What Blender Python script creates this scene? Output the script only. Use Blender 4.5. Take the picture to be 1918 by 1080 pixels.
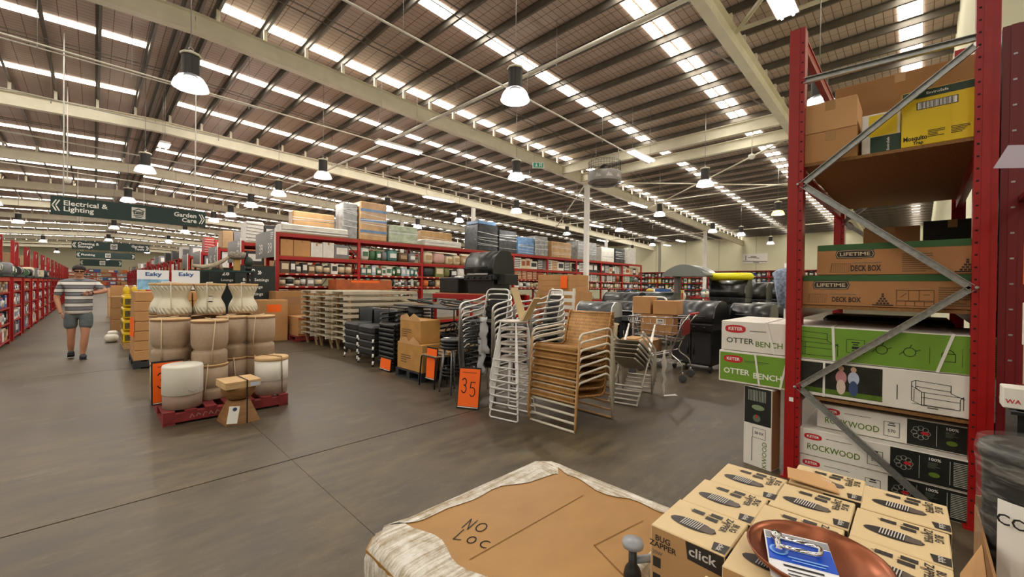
import bpy, bmesh, math, random
from mathutils import Vector, Matrix
random.seed(7)
for _o in list(bpy.data.objects): bpy.data.objects.remove(_o)
S = bpy.context.scene
C = S.collection
PI = math.pi

# ------------------------------------------------------------------ camera
cam_d = bpy.data.cameras.new('camera'); cam = bpy.data.objects.new('camera', cam_d); C.objects.link(cam)
cam_d.sensor_width = 36.0; cam_d.lens = 772.6 / 1918 * 36.0; cam_d.clip_end = 200; cam_d.clip_start = .02
def _cam():
    y, p, r = (math.radians(a) for a in (45.376, -.382, .648))
    fwd = Vector((math.sin(y) * math.cos(p), math.cos(y) * math.cos(p), math.sin(p)))
    right = Vector((math.cos(y), -math.sin(y), 0)); up = right.cross(fwd)
    r2 = math.cos(r) * right + math.sin(r) * up; u2 = -math.sin(r) * right + math.cos(r) * up
    m = Matrix((r2, u2, -fwd)).transposed().to_4x4(); m.translation = (0, 0, 1.47)
    return m
cam.matrix_world = _cam(); S.camera = cam

# ------------------------------------------------------------------ world, exposure, light levels
W = bpy.data.worlds.new('sky'); S.world = W; W.use_nodes = True
W.node_tree.nodes['Background'].inputs[0].default_value = (.62, .72, .85, 1)
W.node_tree.nodes['Background'].inputs[1].default_value = 1.0
S.view_settings.view_transform = 'Standard'; S.view_settings.look = 'None'
S.view_settings.exposure = 0.0; S.view_settings.gamma = 1.0; S.view_settings.use_curve_mapping = False
SKYLIGHT = 11.0       # radiance of the translucent roof sheets
BAY_W = 41.0         # watts of one high bay lamp
TUBE = 14.0          # radiance of fluorescent tubes

# ------------------------------------------------------------------ materials
def lin(h):
    if not isinstance(h, str): return tuple(h) + (1,) if len(h) == 3 else tuple(h)
    h = h.lstrip('#'); c = [int(h[i:i + 2], 16) / 255 for i in (0, 2, 4)]
    return tuple(x / 12.92 if x <= .04045 else ((x + .055) / 1.055) ** 2.4 for x in c) + (1,)
MATS = {}
def M(name, col='#808080', rough=.6, metal=0, var=0, scale=8, bump=0, emit=0, stretch=(1, 1, 1), coat=0):
    if name in MATS: return MATS[name]
    m = bpy.data.materials.new(name); m.use_nodes = True; nt = m.node_tree; b = nt.nodes['Principled BSDF']
    b.inputs['Base Color'].default_value = lin(col); b.inputs['Roughness'].default_value = rough; b.inputs['Metallic'].default_value = metal
    if coat: b.inputs['Coat Weight'].default_value = coat
    if emit:
        b.inputs['Emission Color'].default_value = lin(col); b.inputs['Emission Strength'].default_value = emit
    if var or bump:
        tc = nt.nodes.new('ShaderNodeTexCoord'); mp = nt.nodes.new('ShaderNodeMapping'); mp.inputs['Scale'].default_value = stretch
        nz = nt.nodes.new('ShaderNodeTexNoise'); nz.inputs['Scale'].default_value = scale; nz.inputs['Detail'].default_value = 5
        nt.links.new(tc.outputs['Object'], mp.inputs[0]); nt.links.new(mp.outputs[0], nz.inputs['Vector'])
        if var:
            rp = nt.nodes.new('ShaderNodeValToRGB'); c = lin(col)
            rp.color_ramp.elements[0].position = .3; rp.color_ramp.elements[1].position = .7
            rp.color_ramp.elements[0].color = tuple(x * (1 - var) for x in c[:3]) + (1,)
            rp.color_ramp.elements[1].color = tuple(min(1, x * (1 + var)) for x in c[:3]) + (1,)
            nt.links.new(nz.outputs[0], rp.inputs[0]); nt.links.new(rp.outputs[0], b.inputs['Base Color'])
        if bump:
            bp = nt.nodes.new('ShaderNodeBump'); bp.inputs['Strength'].default_value = bump; bp.inputs['Distance'].default_value = .01
            nt.links.new(nz.outputs[0], bp.inputs['Height']); nt.links.new(bp.outputs[0], b.inputs['Normal'])
    MATS[name] = m; return m
def nodes(m): return m.node_tree, m.node_tree.nodes, m.node_tree.links, m.node_tree.nodes['Principled BSDF']
def mth(nt, op, a, b=None, c=None):
    n = nt.nodes.new('ShaderNodeMath'); n.operation = op
    for i, v in enumerate((a, b, c)):
        if v is None: continue
        if isinstance(v, (int, float)): n.inputs[i].default_value = v
        else: nt.links.new(v, n.inputs[i])
    return n.outputs[0]
def mixc(nt, f, a, b):
    n = nt.nodes.new('ShaderNodeMix'); n.data_type = 'RGBA'
    for i, v in ((0, f), (6, a), (7, b)):
        if isinstance(v, (int, float)): n.inputs[i].default_value = v
        elif isinstance(v, (tuple, str)): n.inputs[i].default_value = lin(v)
        else: nt.links.new(v, n.inputs[i])
    return n.outputs[2]
def noise(nt, vec, sc, det=4, rough=.55):
    n = nt.nodes.new('ShaderNodeTexNoise'); n.inputs['Scale'].default_value = sc; n.inputs['Detail'].default_value = det
    n.inputs['Roughness'].default_value = rough; nt.links.new(vec, n.inputs['Vector']); return n.outputs[0]
def coords(nt, kind='Object', scale=None):
    tc = nt.nodes.new('ShaderNodeTexCoord')
    if scale is None: return tc.outputs[kind]
    mp = nt.nodes.new('ShaderNodeMapping'); mp.inputs['Scale'].default_value = scale; nt.links.new(tc.outputs[kind], mp.inputs[0]); return mp.outputs[0]
def sep(nt, v):
    s = nt.nodes.new('ShaderNodeSeparateXYZ'); nt.links.new(v, s.inputs[0]); return s.outputs
def ramp01(nt, v, lo, hi):
    n = nt.nodes.new('ShaderNodeMapRange'); n.clamp = True; nt.links.new(v, n.inputs[0]); n.inputs[1].default_value = lo; n.inputs[2].default_value = hi; return n.outputs[0]
def bumpto(nt, b, h, strength=.3, dist=.01):
    bp = nt.nodes.new('ShaderNodeBump'); bp.inputs['Strength'].default_value = strength; bp.inputs['Distance'].default_value = dist
    nt.links.new(h, bp.inputs['Height']); nt.links.new(bp.outputs[0], b.inputs['Normal'])

# concrete floor: stained, scuffed, slightly polished
def mk_floor():
    m = M('polished_concrete', '#8f8169', .45); nt, N, L, b = nodes(m)
    o = coords(nt); a = noise(nt, o, .35, 6, .6); bn = noise(nt, coords(nt, 'Object', (1, 2.6, 1)), 2.2, 8, .65); cn = noise(nt, o, 45, 3)
    c1 = mixc(nt, ramp01(nt, a, .42, .58), '#5d5140', '#706246'); c2 = mixc(nt, ramp01(nt, bn, .35, .7), '#42382b', c1)
    sc = noise(nt, coords(nt, 'Object', (.8, 2.2, 1)), 1.5, 10, .75); c2 = mixc(nt, mth(nt, 'MULTIPLY', ramp01(nt, sc, .56, .72), .6), c2, '#84775f')
    n = N.new('ShaderNodeMix'); n.data_type = 'RGBA'; n.blend_type = 'MULTIPLY'; n.inputs[0].default_value = .4
    L.new(c2, n.inputs[6]); L.new(mixc(nt, cn, '#909090', '#ffffff'), n.inputs[7]); L.new(n.outputs[2], b.inputs['Base Color'])
    L.new(mth(nt, 'MULTIPLY_ADD', bn, .3, .36), b.inputs['Roughness']); bumpto(nt, b, cn, .04)
    return m
FLOOR = mk_floor()
def mk_roof():
    m = M('foil_faced_roof_sheet', '#857463', .5); nt, N, L, b = nodes(m)
    s = sep(nt, coords(nt))
    wx = mth(nt, 'LESS_THAN', mth(nt, 'FRACT', mth(nt, 'DIVIDE', s[0], .30)), .05); wy = mth(nt, 'LESS_THAN', mth(nt, 'FRACT', mth(nt, 'DIVIDE', s[1], .15)), .09)
    w = mth(nt, 'MAXIMUM', wx, wy); n = noise(nt, coords(nt), 1.1, 5)
    c = mixc(nt, ramp01(nt, n, .3, .7), '#bda89b', '#cfbdb0'); L.new(mixc(nt, w, c, '#75604f'), b.inputs['Base Color']); bumpto(nt, b, n, .25, .03)
    b.inputs['Metallic'].default_value = .15
    return m
ROOF = mk_roof()
CREAM = M('cream_painted_steel', '#e9e4cf', .5, var=.06, scale=3)
DARKST = M('dull_galvanised_purlin', '#6b655c', .45, .35, var=.15, scale=4)
WALL = M('cream_wall_panel', '#dcdabc', .7, var=.05, scale=.6)
RED = M('red_powder_coat', '#9c0a0d', .38, var=.12, scale=5)
REDD = M('worn_red_timber', '#7a2426', .75, var=.3, scale=9, bump=.2)
GALV = M('galvanised_steel', '#a7a9a8', .38, .75, var=.18, scale=40)
ALU = M('brushed_aluminium', '#c9c8c4', .32, .8, var=.08, scale=20)
WHITE = M('white_paint', '#eceae4', .5, var=.03)
BLACK = M('black_plastic', '#151515', .42)
BLKM = M('black_enamel', '#17181a', .3, var=.2, scale=3)
INK = M('black_ink', '#1c1a18', .7)
DKGREEN = M('dark_green_sign', '#10302c', .5, var=.05)
CARD = M('brown_cardboard', '#b98a58', .8, var=.1, scale=3, bump=.05)
CARD2 = M('pale_cardboard', '#c79b69', .8, var=.08, scale=3)
CARD3 = M('dull_cardboard', '#9a7247', .85, var=.12, scale=3)
TAPE = M('brown_packing_tape', '#a9814f', .25)
PBOARD = M('particle_board', '#8a6236', .8, var=.22, scale=60)
TIMBER = M('raw_timber', '#b99465', .75, var=.2, scale=6, stretch=(1, 8, 8))
ORANGE = M('fluoro_orange_card', '#ff6a0a', .6)
WPRINT = M('white_print', '#efeee8', .6)
GPRINT = M('grey_print', '#6d6a62', .7)
SKYL = M('translucent_skylight', '#fff8ea', .5, emit=SKYLIGHT)
TUBEM = M('fluorescent_tube', '#fff4f6', .4, emit=TUBE)

# ------------------------------------------------------------------ mesh helpers
class MB:
    def __init__(s): s.v = []; s.f = []; s.m = []; s.sm = []
    def add(s, vs, fs, mi=0, smooth=False):
        o = len(s.v); s.v += [tuple(v) for v in vs]
        for f in fs: s.f.append([i + o for i in f]); s.m.append(mi); s.sm.append(smooth)
        return s
    def box(s, x0, x1, y0, y1, z0, z1, mi=0, ch=0):
        if ch:
            return s.cbox(x0, x1, y0, y1, z0, z1, ch, mi)
        v = [(x0, y0, z0), (x1, y0, z0), (x1, y1, z0), (x0, y1, z0), (x0, y0, z1), (x1, y0, z1), (x1, y1, z1), (x0, y1, z1)]
        return s.add(v, [(3, 2, 1, 0), (4, 5, 6, 7), (0, 1, 5, 4), (1, 2, 6, 5), (2, 3, 7, 6), (3, 0, 4, 7)], mi)
    def cbox(s, x0, x1, y0, y1, z0, z1, c, mi=0):      # box with chamfered edges
        vs = []; idx = {}
        X = (x0, x1); Y = (y0, y1); Z = (z0, z1)
        for i in (0, 1):
            for j in (0, 1):
                for k in (0, 1):
                    dx, dy, dz = (c if i == 0 else -c), (c if j == 0 else -c), (c if k == 0 else -c)
                    for a, p in (('x', (X[i], Y[j] + dy, Z[k] + dz)), ('y', (X[i] + dx, Y[j], Z[k] + dz)), ('z', (X[i] + dx, Y[j] + dy, Z[k]))):
                        idx[(i, j, k, a)] = len(vs); vs.append(p)
        g = lambda i, j, k, a: idx[(i, j, k, a)]
        fs = [[g(0, 0, 0, 'x'), g(0, 0, 1, 'x'), g(0, 1, 1, 'x'), g(0, 1, 0, 'x')], [g(1, 0, 0, 'x'), g(1, 1, 0, 'x'), g(1, 1, 1, 'x'), g(1, 0, 1, 'x')],
              [g(0, 0, 0, 'y'), g(1, 0, 0, 'y'), g(1, 0, 1, 'y'), g(0, 0, 1, 'y')], [g(0, 1, 0, 'y'), g(0, 1, 1, 'y'), g(1, 1, 1, 'y'), g(1, 1, 0, 'y')],
              [g(0, 0, 0, 'z'), g(0, 1, 0, 'z'), g(1, 1, 0, 'z'), g(1, 0, 0, 'z')], [g(0, 0, 1, 'z'), g(1, 0, 1, 'z'), g(1, 1, 1, 'z'), g(0, 1, 1, 'z')]]
        for j in (0, 1):
            for k in (0, 1): fs.append([g(0, j, k, 'y'), g(1, j, k, 'y'), g(1, j, k, 'z'), g(0, j, k, 'z')])
        for i in (0, 1):
            for k in (0, 1): fs.append([g(i, 0, k, 'x'), g(i, 1, k, 'x'), g(i, 1, k, 'z'), g(i, 0, k, 'z')])
        for i in (0, 1):
            for j in (0, 1): fs.append([g(i, j, 0, 'x'), g(i, j, 1, 'x'), g(i, j, 1, 'y'), g(i, j, 0, 'y')])
        for i in (0, 1):
            for j in (0, 1):
                for k in (0, 1): fs.append([g(i, j, k, 'x'), g(i, j, k, 'y'), g(i, j, k, 'z')])
        return s.add(vs, fs, mi)
    def bar(s, p, q, w, h, mi=0, up=(0, 0, 1)):        # rectangular bar from p to q
        p = Vector(p); q = Vector(q); d = (q - p).normalized(); u = Vector(up)
        if abs(d.dot(u)) > .98: u = Vector((1, 0, 0))
        r = d.cross(u).normalized() * (w / 2); u = r.cross(d).normalized() * (h / 2)
        vs = [a + b for a in (p, q) for b in (-r - u, r - u, r + u, -r + u)]
        return s.add(vs, [(0, 1, 2, 3), (7, 6, 5, 4), (0, 4, 5, 1), (1, 5, 6, 2), (2, 6, 7, 3), (3, 7, 4, 0)], mi)
    def tube(s, pts, r, n=8, closed=False, mi=0, cap=True):
        pts = [Vector(p) for p in pts]; k = len(pts); vs = []; prev = None
        rr = r if isinstance(r, (list, tuple)) else [r] * k
        for i, p in enumerate(pts):
            a = pts[(i - 1) % k] if (closed or i > 0) else p; b = pts[(i + 1) % k] if (closed or i < k - 1) else p
            t = (b - a).normalized()
            if prev is None:
                u = Vector((0, 0, 1)) if abs(t.z) < .9 else Vector((1, 0, 0)); u = (u - t * u.dot(t)).normalized()
            else:
                u = (prev - t * prev.dot(t)); u = u.normalized() if u.length > 1e-5 else t.orthogonal().normalized()
            prev = u; w = t.cross(u)
            for j in range(n):
                an = 2 * PI * j / n; vs.append(p + (u * math.cos(an) + w * math.sin(an)) * rr[i])
        fs = []
        for i in range(k if closed else k - 1):
            a, b = i * n, ((i + 1) % k) * n
            for j in range(n): fs.append((a + j, a + (j + 1) % n, b + (j + 1) % n, b + j))
        s.add(vs, fs, mi, True)
        if cap and not closed: s.add(vs[:n], [tuple(range(n))[::-1]], mi); s.add(vs[-n:], [tuple(range(n))], mi)
        return s
    def lathe(s, prof, n=24, cx=0, cy=0, sx=1, sy=1, mi=0, smooth=True):
        vs = []; fs = []; k = len(prof)
        for r, z in prof:
            for j in range(n):
                a = 2 * PI * j / n; vs.append((cx + r * sx * math.cos(a), cy + r * sy * math.sin(a), z))
        for i in range(k - 1):
            for j in range(n): fs.append((i * n + j, i * n + (j + 1) % n, (i + 1) * n + (j + 1) % n, (i + 1) * n + j))
        s.add(vs, fs, mi, smooth)
        if prof[0][0] > 1e-4: s.add(vs[:n], [tuple(range(n))[::-1]], mi)
        if prof[-1][0] > 1e-4: s.add(vs[-n:], [tuple(range(n))], mi)
        return s
    def prism(s, poly, axis, a, b, mi=0, smooth=False):   # polygon in the two other axes, extruded along axis
        def P(u, v, w): return {'x': (w, u, v), 'y': (u, w, v), 'z': (u, v, w)}[axis]
        n = len(poly); vs = [P(u, v, a) for u, v in poly] + [P(u, v, b) for u, v in poly]
        s.add(vs, [tuple(range(n))[::-1], tuple(range(n, 2 * n))], mi)
        s.add(vs, [(i, (i + 1) % n, n + (i + 1) % n, n + i) for i in range(n)], mi, smooth); return s
    def ball(s, c, rx, ry=None, rz=None, n=12, m=8, mi=0, p=1.0):
        ry = ry or rx; rz = rz or rx; vs = []; fs = []
        sg = lambda x: math.copysign(abs(x) ** p, x)
        for i in range(m + 1):
            t = PI * i / m
            for j in range(n):
                a = 2 * PI * j / n
                vs.append((c[0] + rx * sg(math.cos(a)) * abs(math.sin(t)) ** p, c[1] + ry * sg(math.sin(a)) * abs(math.sin(t)) ** p, c[2] - rz * sg(math.cos(t))))
        for i in range(m):
            for j in range(n): fs.append((i * n + j, i * n + (j + 1) % n, (i + 1) * n + (j + 1) % n, (i + 1) * n + j))
        return s.add(vs, fs, mi, True)
    def quad(s, o, r, u, w, h, mi=0):
        o = Vector(o); r = Vector(r) * w; u = Vector(u) * h
        return s.add([o, o + r, o + r + u, o + u], [(0, 1, 2, 3)], mi)
    def mesh(s, name, mats):
        me = bpy.data.meshes.new(name); me.from_pydata(s.v, [], s.f)
        for m in (mats if isinstance(mats, (list, tuple)) else [mats]): me.materials.append(m)
        me.polygons.foreach_set('material_index', s.m); me.polygons.foreach_set('use_smooth', s.sm)
        bm = bmesh.new(); bm.from_mesh(me); bmesh.ops.remove_doubles(bm, verts=bm.verts, dist=1e-5)
        try: bmesh.ops.recalc_face_normals(bm, faces=bm.faces)
        except Exception: pass
        bm.to_mesh(me); bm.free(); me.update()
        return me
    def build(s, name, mats, parent=None, loc=(0, 0, 0), rz=0):
        return obj(name, s.mesh(name, mats), parent, loc, rz)
def obj(name, me, parent=None, loc=(0, 0, 0), rz=0):
    o = bpy.data.objects.new(name, me); C.objects.link(o); o.parent = parent; o.location = loc; o.rotation_euler = (0, 0, rz); return o
def tag(o, label=None, cat=None, group=None, kind=None):
    for k, v in (('label', label), ('category', cat), ('group', group), ('kind', kind)):
        if v: o[k] = v
    return o
def thing(name, label, cat, loc=(0, 0, 0), rz=0, group=None):
    o = bpy.data.objects.new(name, None); C.objects.link(o); o.empty_display_size = .1
    o.location = loc; o.rotation_euler = (0, 0, rz); return tag(o, label, cat, group)
def dup(root, loc, rz=None, label=None, group=None, rot=None):
    kids = {}
    for x in C.objects:
        if x.parent: kids.setdefault(x.parent.name, []).append(x)
    return dup_k(root, kids, loc, rz, label, group, rot)
def dup_k(root, kids, loc, rz=None, label=None, group=None, rot=None):
    def cp(o, par):
        c = o.copy(); C.objects.link(c); c.parent = par
        for ch in kids.get(o.name, []): cp(ch, c)
        return c
    r = cp(root, None); r.location = loc
    if rz is not None: r.rotation_euler = (0, 0, rz)
    if rot is not None: r.rotation_euler = rot
    if label: r['label'] = label
    if group: r['group'] = group
    return r
def kidmap():
    kids = {}
    for x in C.objects:
        if x.parent: kids.setdefault(x.parent.name, []).append(x)
    return kids
X_, Y_, Z_ = Vector((1, 0, 0)), Vector((0, 1, 0)), Vector((0, 0, 1))
_TX = {}
def tmesh(s, align='CENTER', bold=0):
    k = (s, align, bold)
    if k not in _TX:
        cu = bpy.data.curves.new('t', 'FONT'); cu.body = s; cu.size = 1; cu.align_x = align; cu.align_y = 'CENTER'; cu.resolution_u = 2; cu.offset = bold
        cu.space_line = .85
        o = bpy.data.objects.new('t', cu); me = bpy.data.meshes.new_from_object(o); me.name = 'lettering'
        bpy.data.objects.remove(o)
        xs = [v.co.x for v in me.vertices] or [0, 1]; _TX[k] = (me, max(xs) - min(xs))
    return _TX[k]
def text(s, parent, o, r, u, size, mat, width=None, align='CENTER', bold=.012, name='lettering', off=.0015):
    me, w = tmesh(s, align, bold); me = me.copy(); me.materials.clear(); me.materials.append(mat)
    r = Vector(r).normalized(); u = Vector(u).normalized(); n = r.cross(u)
    sx = size if width is None else width / w
    t = obj(name, me, parent); m = Matrix((r * sx, u * size, n)).transposed().to_4x4(); m.translation = Vector(o) + n * off
    t.matrix_local = m; return t
def panel(parent, name, o, r, u, w, h, mat, off=.001):     # flat print on a face, o = its centre
    r = Vector(r); u = Vector(u); n = r.cross(u)
    mb = MB(); mb.quad(Vector(o) - r * w / 2 - u * h / 2 + n * off, r, u, w, h); return mb.build(name, mat, parent)
def rects(parent, name, o, r, u, items, mat, off=.0015):   # several flat printed marks joined, items = (x, y, w, h) from o
    r = Vector(r); u = Vector(u); n = r.cross(u); mb = MB()
    for x, y, w, h in items: mb.quad(Vector(o) + r * (x - w / 2) + u * (y - h / 2) + n * off, r, u, w, h)
    return mb.build(name, mat, parent)
def strokes(parent, name, o, r, u, lines, wd, mat, off=.0015):  # line drawing: polylines in the face plane
    r = Vector(r); u = Vector(u); n = r.cross(u); mb = MB(); o = Vector(o) + n * off
    for ln in lines:
        for (a, b), (c, d) in zip(ln, ln[1:]):
            p = o + r * a + u * b; q = o + r * c + u * d; t = (q - p)
            if t.length < 1e-6: continue
            t.normalize(); sd = n.cross(t) * wd / 2; p = p - t * wd / 2; q = q + t * wd / 2
            mb.add([p - sd, q - sd, q + sd, p + sd], [(0, 1, 2, 3)])
    return mb.build(name, mat, parent)
def disc(parent, name, o, r, u, rx, ry, mat, off=.0012, n=20, pts=None):
    r = Vector(r); u = Vector(u); nn = r.cross(u); o = Vector(o) + nn * off
    pts = pts or [(rx * math.cos(2 * PI * i / n), ry * math.sin(2 * PI * i / n)) for i in range(n)]
    return MB().add([o + r * a + u * b for a, b in pts], [tuple(range(len(pts)))]).build(name, mat, parent)
def lines_of(w, h, n, seed=0, lo=.55):
    rnd = random.Random(seed); out = []
    for i in range(n):
        k = w * rnd.uniform(lo, 1); out.append((-w / 2 + k / 2, h / 2 - h * (i + .5) / n, k, h / n * .42))
    return out
def arc(cx, cy, r, a0, a1, n=6): return [(cx + r * math.cos(math.radians(a0 + (a1 - a0) * i / n)), cy + r * math.sin(math.radians(a0 + (a1 - a0) * i / n))) for i in range(n + 1)]
def rnd_path(pts, rad, n=4):                              # round the corners of a polyline
    P = [Vector(p) for p in pts]; out = [P[0]]
    for a, b, c in zip(P, P[1:], P[2:]):
        d1 = (a - b); d2 = (c - b); k = min(rad, d1.length * .45, d2.length * .45); s = b + d1.normalized() * k; e = b + d2.normalized() * k
        for i in range(n + 1):
            t = i / n; out.append(s * (1 - t) ** 2 + b * 2 * t * (1 - t) + e * t * t)
    return out + [P[-1]]

# ------------------------------------------------------------------ building shell
def struct(name, mb, mat, parent=None):
    o = mb.build(name, mat, parent)
    if parent is None: o['kind'] = 'structure'
    return o
XL, XR, YN, YF = -26.0, 40.0, -12.0, 100.0
RIDGE = 1.5
def roofz(x): return 7.62 - .041 * abs(x - RIDGE)
floor = struct('floor', MB().box(XL, XR, YN, YF, -.12, -.02), M('joint_dark', '#2b2218', .9))
xs = [XL, -10.4, -4.6, 1.16, 6.95, 12.7, 18.5, 24.3, 30, XR]; ys = [YN, -8, -2.2, 3.71, 9.5, 15.3, 21, 27, 33, 39, 45, 52, 60, 70, 80, 90, YF]
for i in range(len(xs) - 1):
    for j in range(len(ys) - 1):
        g = .006
        mb = MB().box(xs[i] + .0025, xs[i + 1] - .001, ys[j] + .005, ys[j + 1] - .009, -.05, 0)
        o = mb.build('floor_slab', FLOOR, floor)
struct('wall_right', MB().box(XR, XR + .2, YN, YF, 0, 7.4), WALL)
struct('wall_left', MB().box(XL - .2, XL, YN, YF, 0, 7.4), WALL)
struct('wall_back', MB().box(XL, XR, YF, YF + .2, 0, 8), WALL)
struct('wall_front', MB().box(XL, 6.8, YN - .2, YN, 0, 8), WALL)
struct('wall_side', MB().box(6.6, XR, -.70, -.50, 0, 8), WALL)
struct('wall_return', MB().box(6.6, 6.8, YN, -.7, 0, 8), WALL)
wr = bpy.data.objects['wall_right']
for k in range(9):
    MB().box(XR - .012, XR, 1.0 + 3 * k, 1.04 + 3 * k, 0, 6.6).build('panel_joint', M('joint_grey', '#b5b19f', .8), wr)
t = MB().box(XR - .05, XR - .01, 18.5, 18.75, 0, 6.6).build('downpipe', M('grey_pipe', '#9c988a', .6), wr)
sgn = thing('wall_sign', 'white wall sign with black writing high on the far cream wall', 'sign', (XR - .03, 10.1, 4.05))
MB().box(-.015, .015, -.95, .95, -.42, .42).build('board', WHITE, sgn)
strokes(sgn, 'lettering', (-.016, 0, 0), (0, -1, 0), (0, 0, 1), [[(-.7, .25), (-.7, -.1)], [(-.5, .1), (.3, .02)], [(-.3, .18), (.1, .14)], [(-.9, -.2), (.9, -.3)], [(-.1, -.33), (.3, -.36)]], .05, INK)

roof = struct('ceiling', MB().add([(XL, YN, roofz(XL)), (RIDGE, YN, roofz(RIDGE)), (RIDGE, YF, roofz(RIDGE)), (XL, YF, roofz(XL))], [(0, 1, 2, 3)])
              .add([(RIDGE, YN, roofz(RIDGE)), (XR, YN, roofz(XR)), (XR, YF, roofz(XR)), (RIDGE, YF, roofz(RIDGE))], [(0, 1, 2, 3)])
              .add([(XL, YN, roofz(XL) + .3), (RIDGE, YN, roofz(RIDGE) + .3), (RIDGE, YF, roofz(RIDGE) + .3), (XL, YF, roofz(XL) + .3)], [(3, 2, 1, 0)])
              .add([(RIDGE, YN, roofz(RIDGE) + .3), (XR, YN, roofz(XR) + .3), (XR, YF, roofz(XR) + .3), (RIDGE, YF, roofz(RIDGE) + .3)], [(3, 2, 1, 0)]), ROOF)
SKY_Y = [(-9.8, .18), (-6.3, .18), (-2.8, .18), (.2, .18), (4.13, .1), (4.4, .1), (7.5, .17), (11.12, .17), (14.35, .15), (18.2, .17), (21.7, .17), (25.2, .17), (28.7, .17), (32.2, .17), (35.7, .17), (39.2, .17), (42.7, .17), (46.2, .17), (49.7, .17), (53.2, .17)] + [(56.7 + 3.5 * k, .17) for k in range(12)]
for y, hw in SKY_Y:
    for x0, x1 in ((XL + .4, RIDGE - .53), (RIDGE + .45, XR - .3)):
        z0, z1 = roofz(x0) - .015, roofz(x1) - .015
        mb = MB().add([(x0, y - hw, z0), (x1, y - hw, z1), (x1, y + hw, z1), (x0, y + hw, z0)], [(0, 3, 2, 1)])
        mb.build('skylight_strip', SKYL, roof)
def purlin(x):
    z = roofz(x) - .02
    return MB().box(-.004, .004, YN, YF, -.14, 0).box(-.004, .05, YN, YF, -.144, -.138).box(-.05, .004, YN, YF, -.006, 0).box(.046, .05, YN, YF, -.14, -.125), z
_pm = purlin(0)[0].mesh('purlin', DARKST)
PX = []
x = .06 - .92 * 28
while x < XR - .3:
    if abs(x - RIDGE) > .3:
        PX.append(x); o = obj('purlin', _pm, roof, (x, 0, roofz(x) - .02))
    x += .92
obj('ridge_purlin', _pm, roof, (RIDGE - .12, 0, roofz(RIDGE) - .02)); obj('ridge_purlin', _pm, roof, (RIDGE + .12, 0, roofz(RIDGE) - .02))
# purlin bridging rods
for y in (-1.2, 6.95, 9.4, 15.15, 23.3, 31.5):
    for dy in (0, .22):
        mb = MB().tube([(XL, y + dy, roofz(XL) - .2), (RIDGE, y + dy, roofz(RIDGE) - .2), (XR, y + dy, roofz(XR) - .2)], .012, 5); mb.build('bridging_rod', DARKST, roof)
# rafters
RAFT = [-5.35, 2.85, 11.05, 19.25, 27.45, 35.65, 43.85, 52.05, 60.25, 68.45, 76.65, 84.85, 93.05]
for bi, y in enumerate(RAFT):
    mb = MB()
    for xa, xb in ((XL, RIDGE), (RIDGE, XR)):
        za, zb = roofz(xa) - .44, roofz(xb) - .44
        mb.bar((xa, y, za - .2), (xb, y, zb - .2), .012, .38).bar((xa, y, za), (xb, y, zb), .2, .014).bar((xa, y, za - .4), (xb, y, zb - .4), .2, .014)
    b = struct('trim_%d' % (bi + 1), mb, CREAM)
    near = y in (2.85, 11.05, 19.25); st = MB()
    for k, px in enumerate(PX):
        m2 = MB().box(-.035, .035, -.03, .03, 0, .29)
        fb = MB().bar((px + .05, y + .75, roofz(px) - .16), (px, y + .09, roofz(px) - .84), .035, .035)
        if near and -5 < px < 22:
            m2.build('purlin_cleat', CREAM, b, (px, y, roofz(px) - .44))
            if k % 3 == 0:
                fb.build('fly_brace', DARKST, b)
        else:
            st.box(px - .035, px + .035, y - .03, y + .03, roofz(px) - .44, roofz(px) - .15)
            if k % 3 == 0: st.add(fb.v, fb.f)
    tag(st.build('purlin_cleats', CREAM, b), kind='stuff')
COLS = [(16.1, 2.85), (16.1, 11.05), (16.1, 19.25), (16.1, 27.45), (-14, 11.05), (-14, 27.45), (31, 11.05), (31, 19.25)]
for i, (cx, cy) in enumerate(COLS):
    zt = roofz(cx) - .84
    o = struct('trim_%d' % (i + 20), MB().box(-.1, .1, -.1, .1, 0, zt, ch=.012).box(-.17, .17, -.17, .17, 0, .02).box(-.14, .14, -.14, .14, zt - .02, zt), WHITE); o.location = (cx, cy, 0)
# cross beams and bracing between the two nearest rafters
n = 30
for xx in (14.2, 15.6):
    z = roofz(xx) - .62
    o = struct('trim_%d' % n, MB().bar((xx, 2.85, z), (xx, 11.05, z), .012, .34).bar((xx, 2.85, z + .17), (xx, 11.05, z + .17), .16, .014).bar((xx, 2.85, z - .17), (xx, 11.05, z - .17), .16, .014), CREAM); n += 1
for p, q in (((9.5, 2.85, 6.9), (9.7, -.4, 6.9)), ((9.3, 2.75, 6.75), (7.9, 1.3, 7.05)), ((15.5, 2.9, 6.3), (22, 11, 5.9)), ((15.5, 11, 6.2), (22, 2.9, 5.9)), ((16, 11.1, 6.2), (24, 19.2, 5.8)), ((24, 2.85, 5.95), (24, 19.25, 5.95)), ((32, 2.85, 5.6), (32, 19.25, 5.6))):
    r = .045 if p[0] < 14 else .03
    o = struct('trim_%d' % n, MB().tube([p, q], r, 8), CREAM); n += 1
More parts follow.
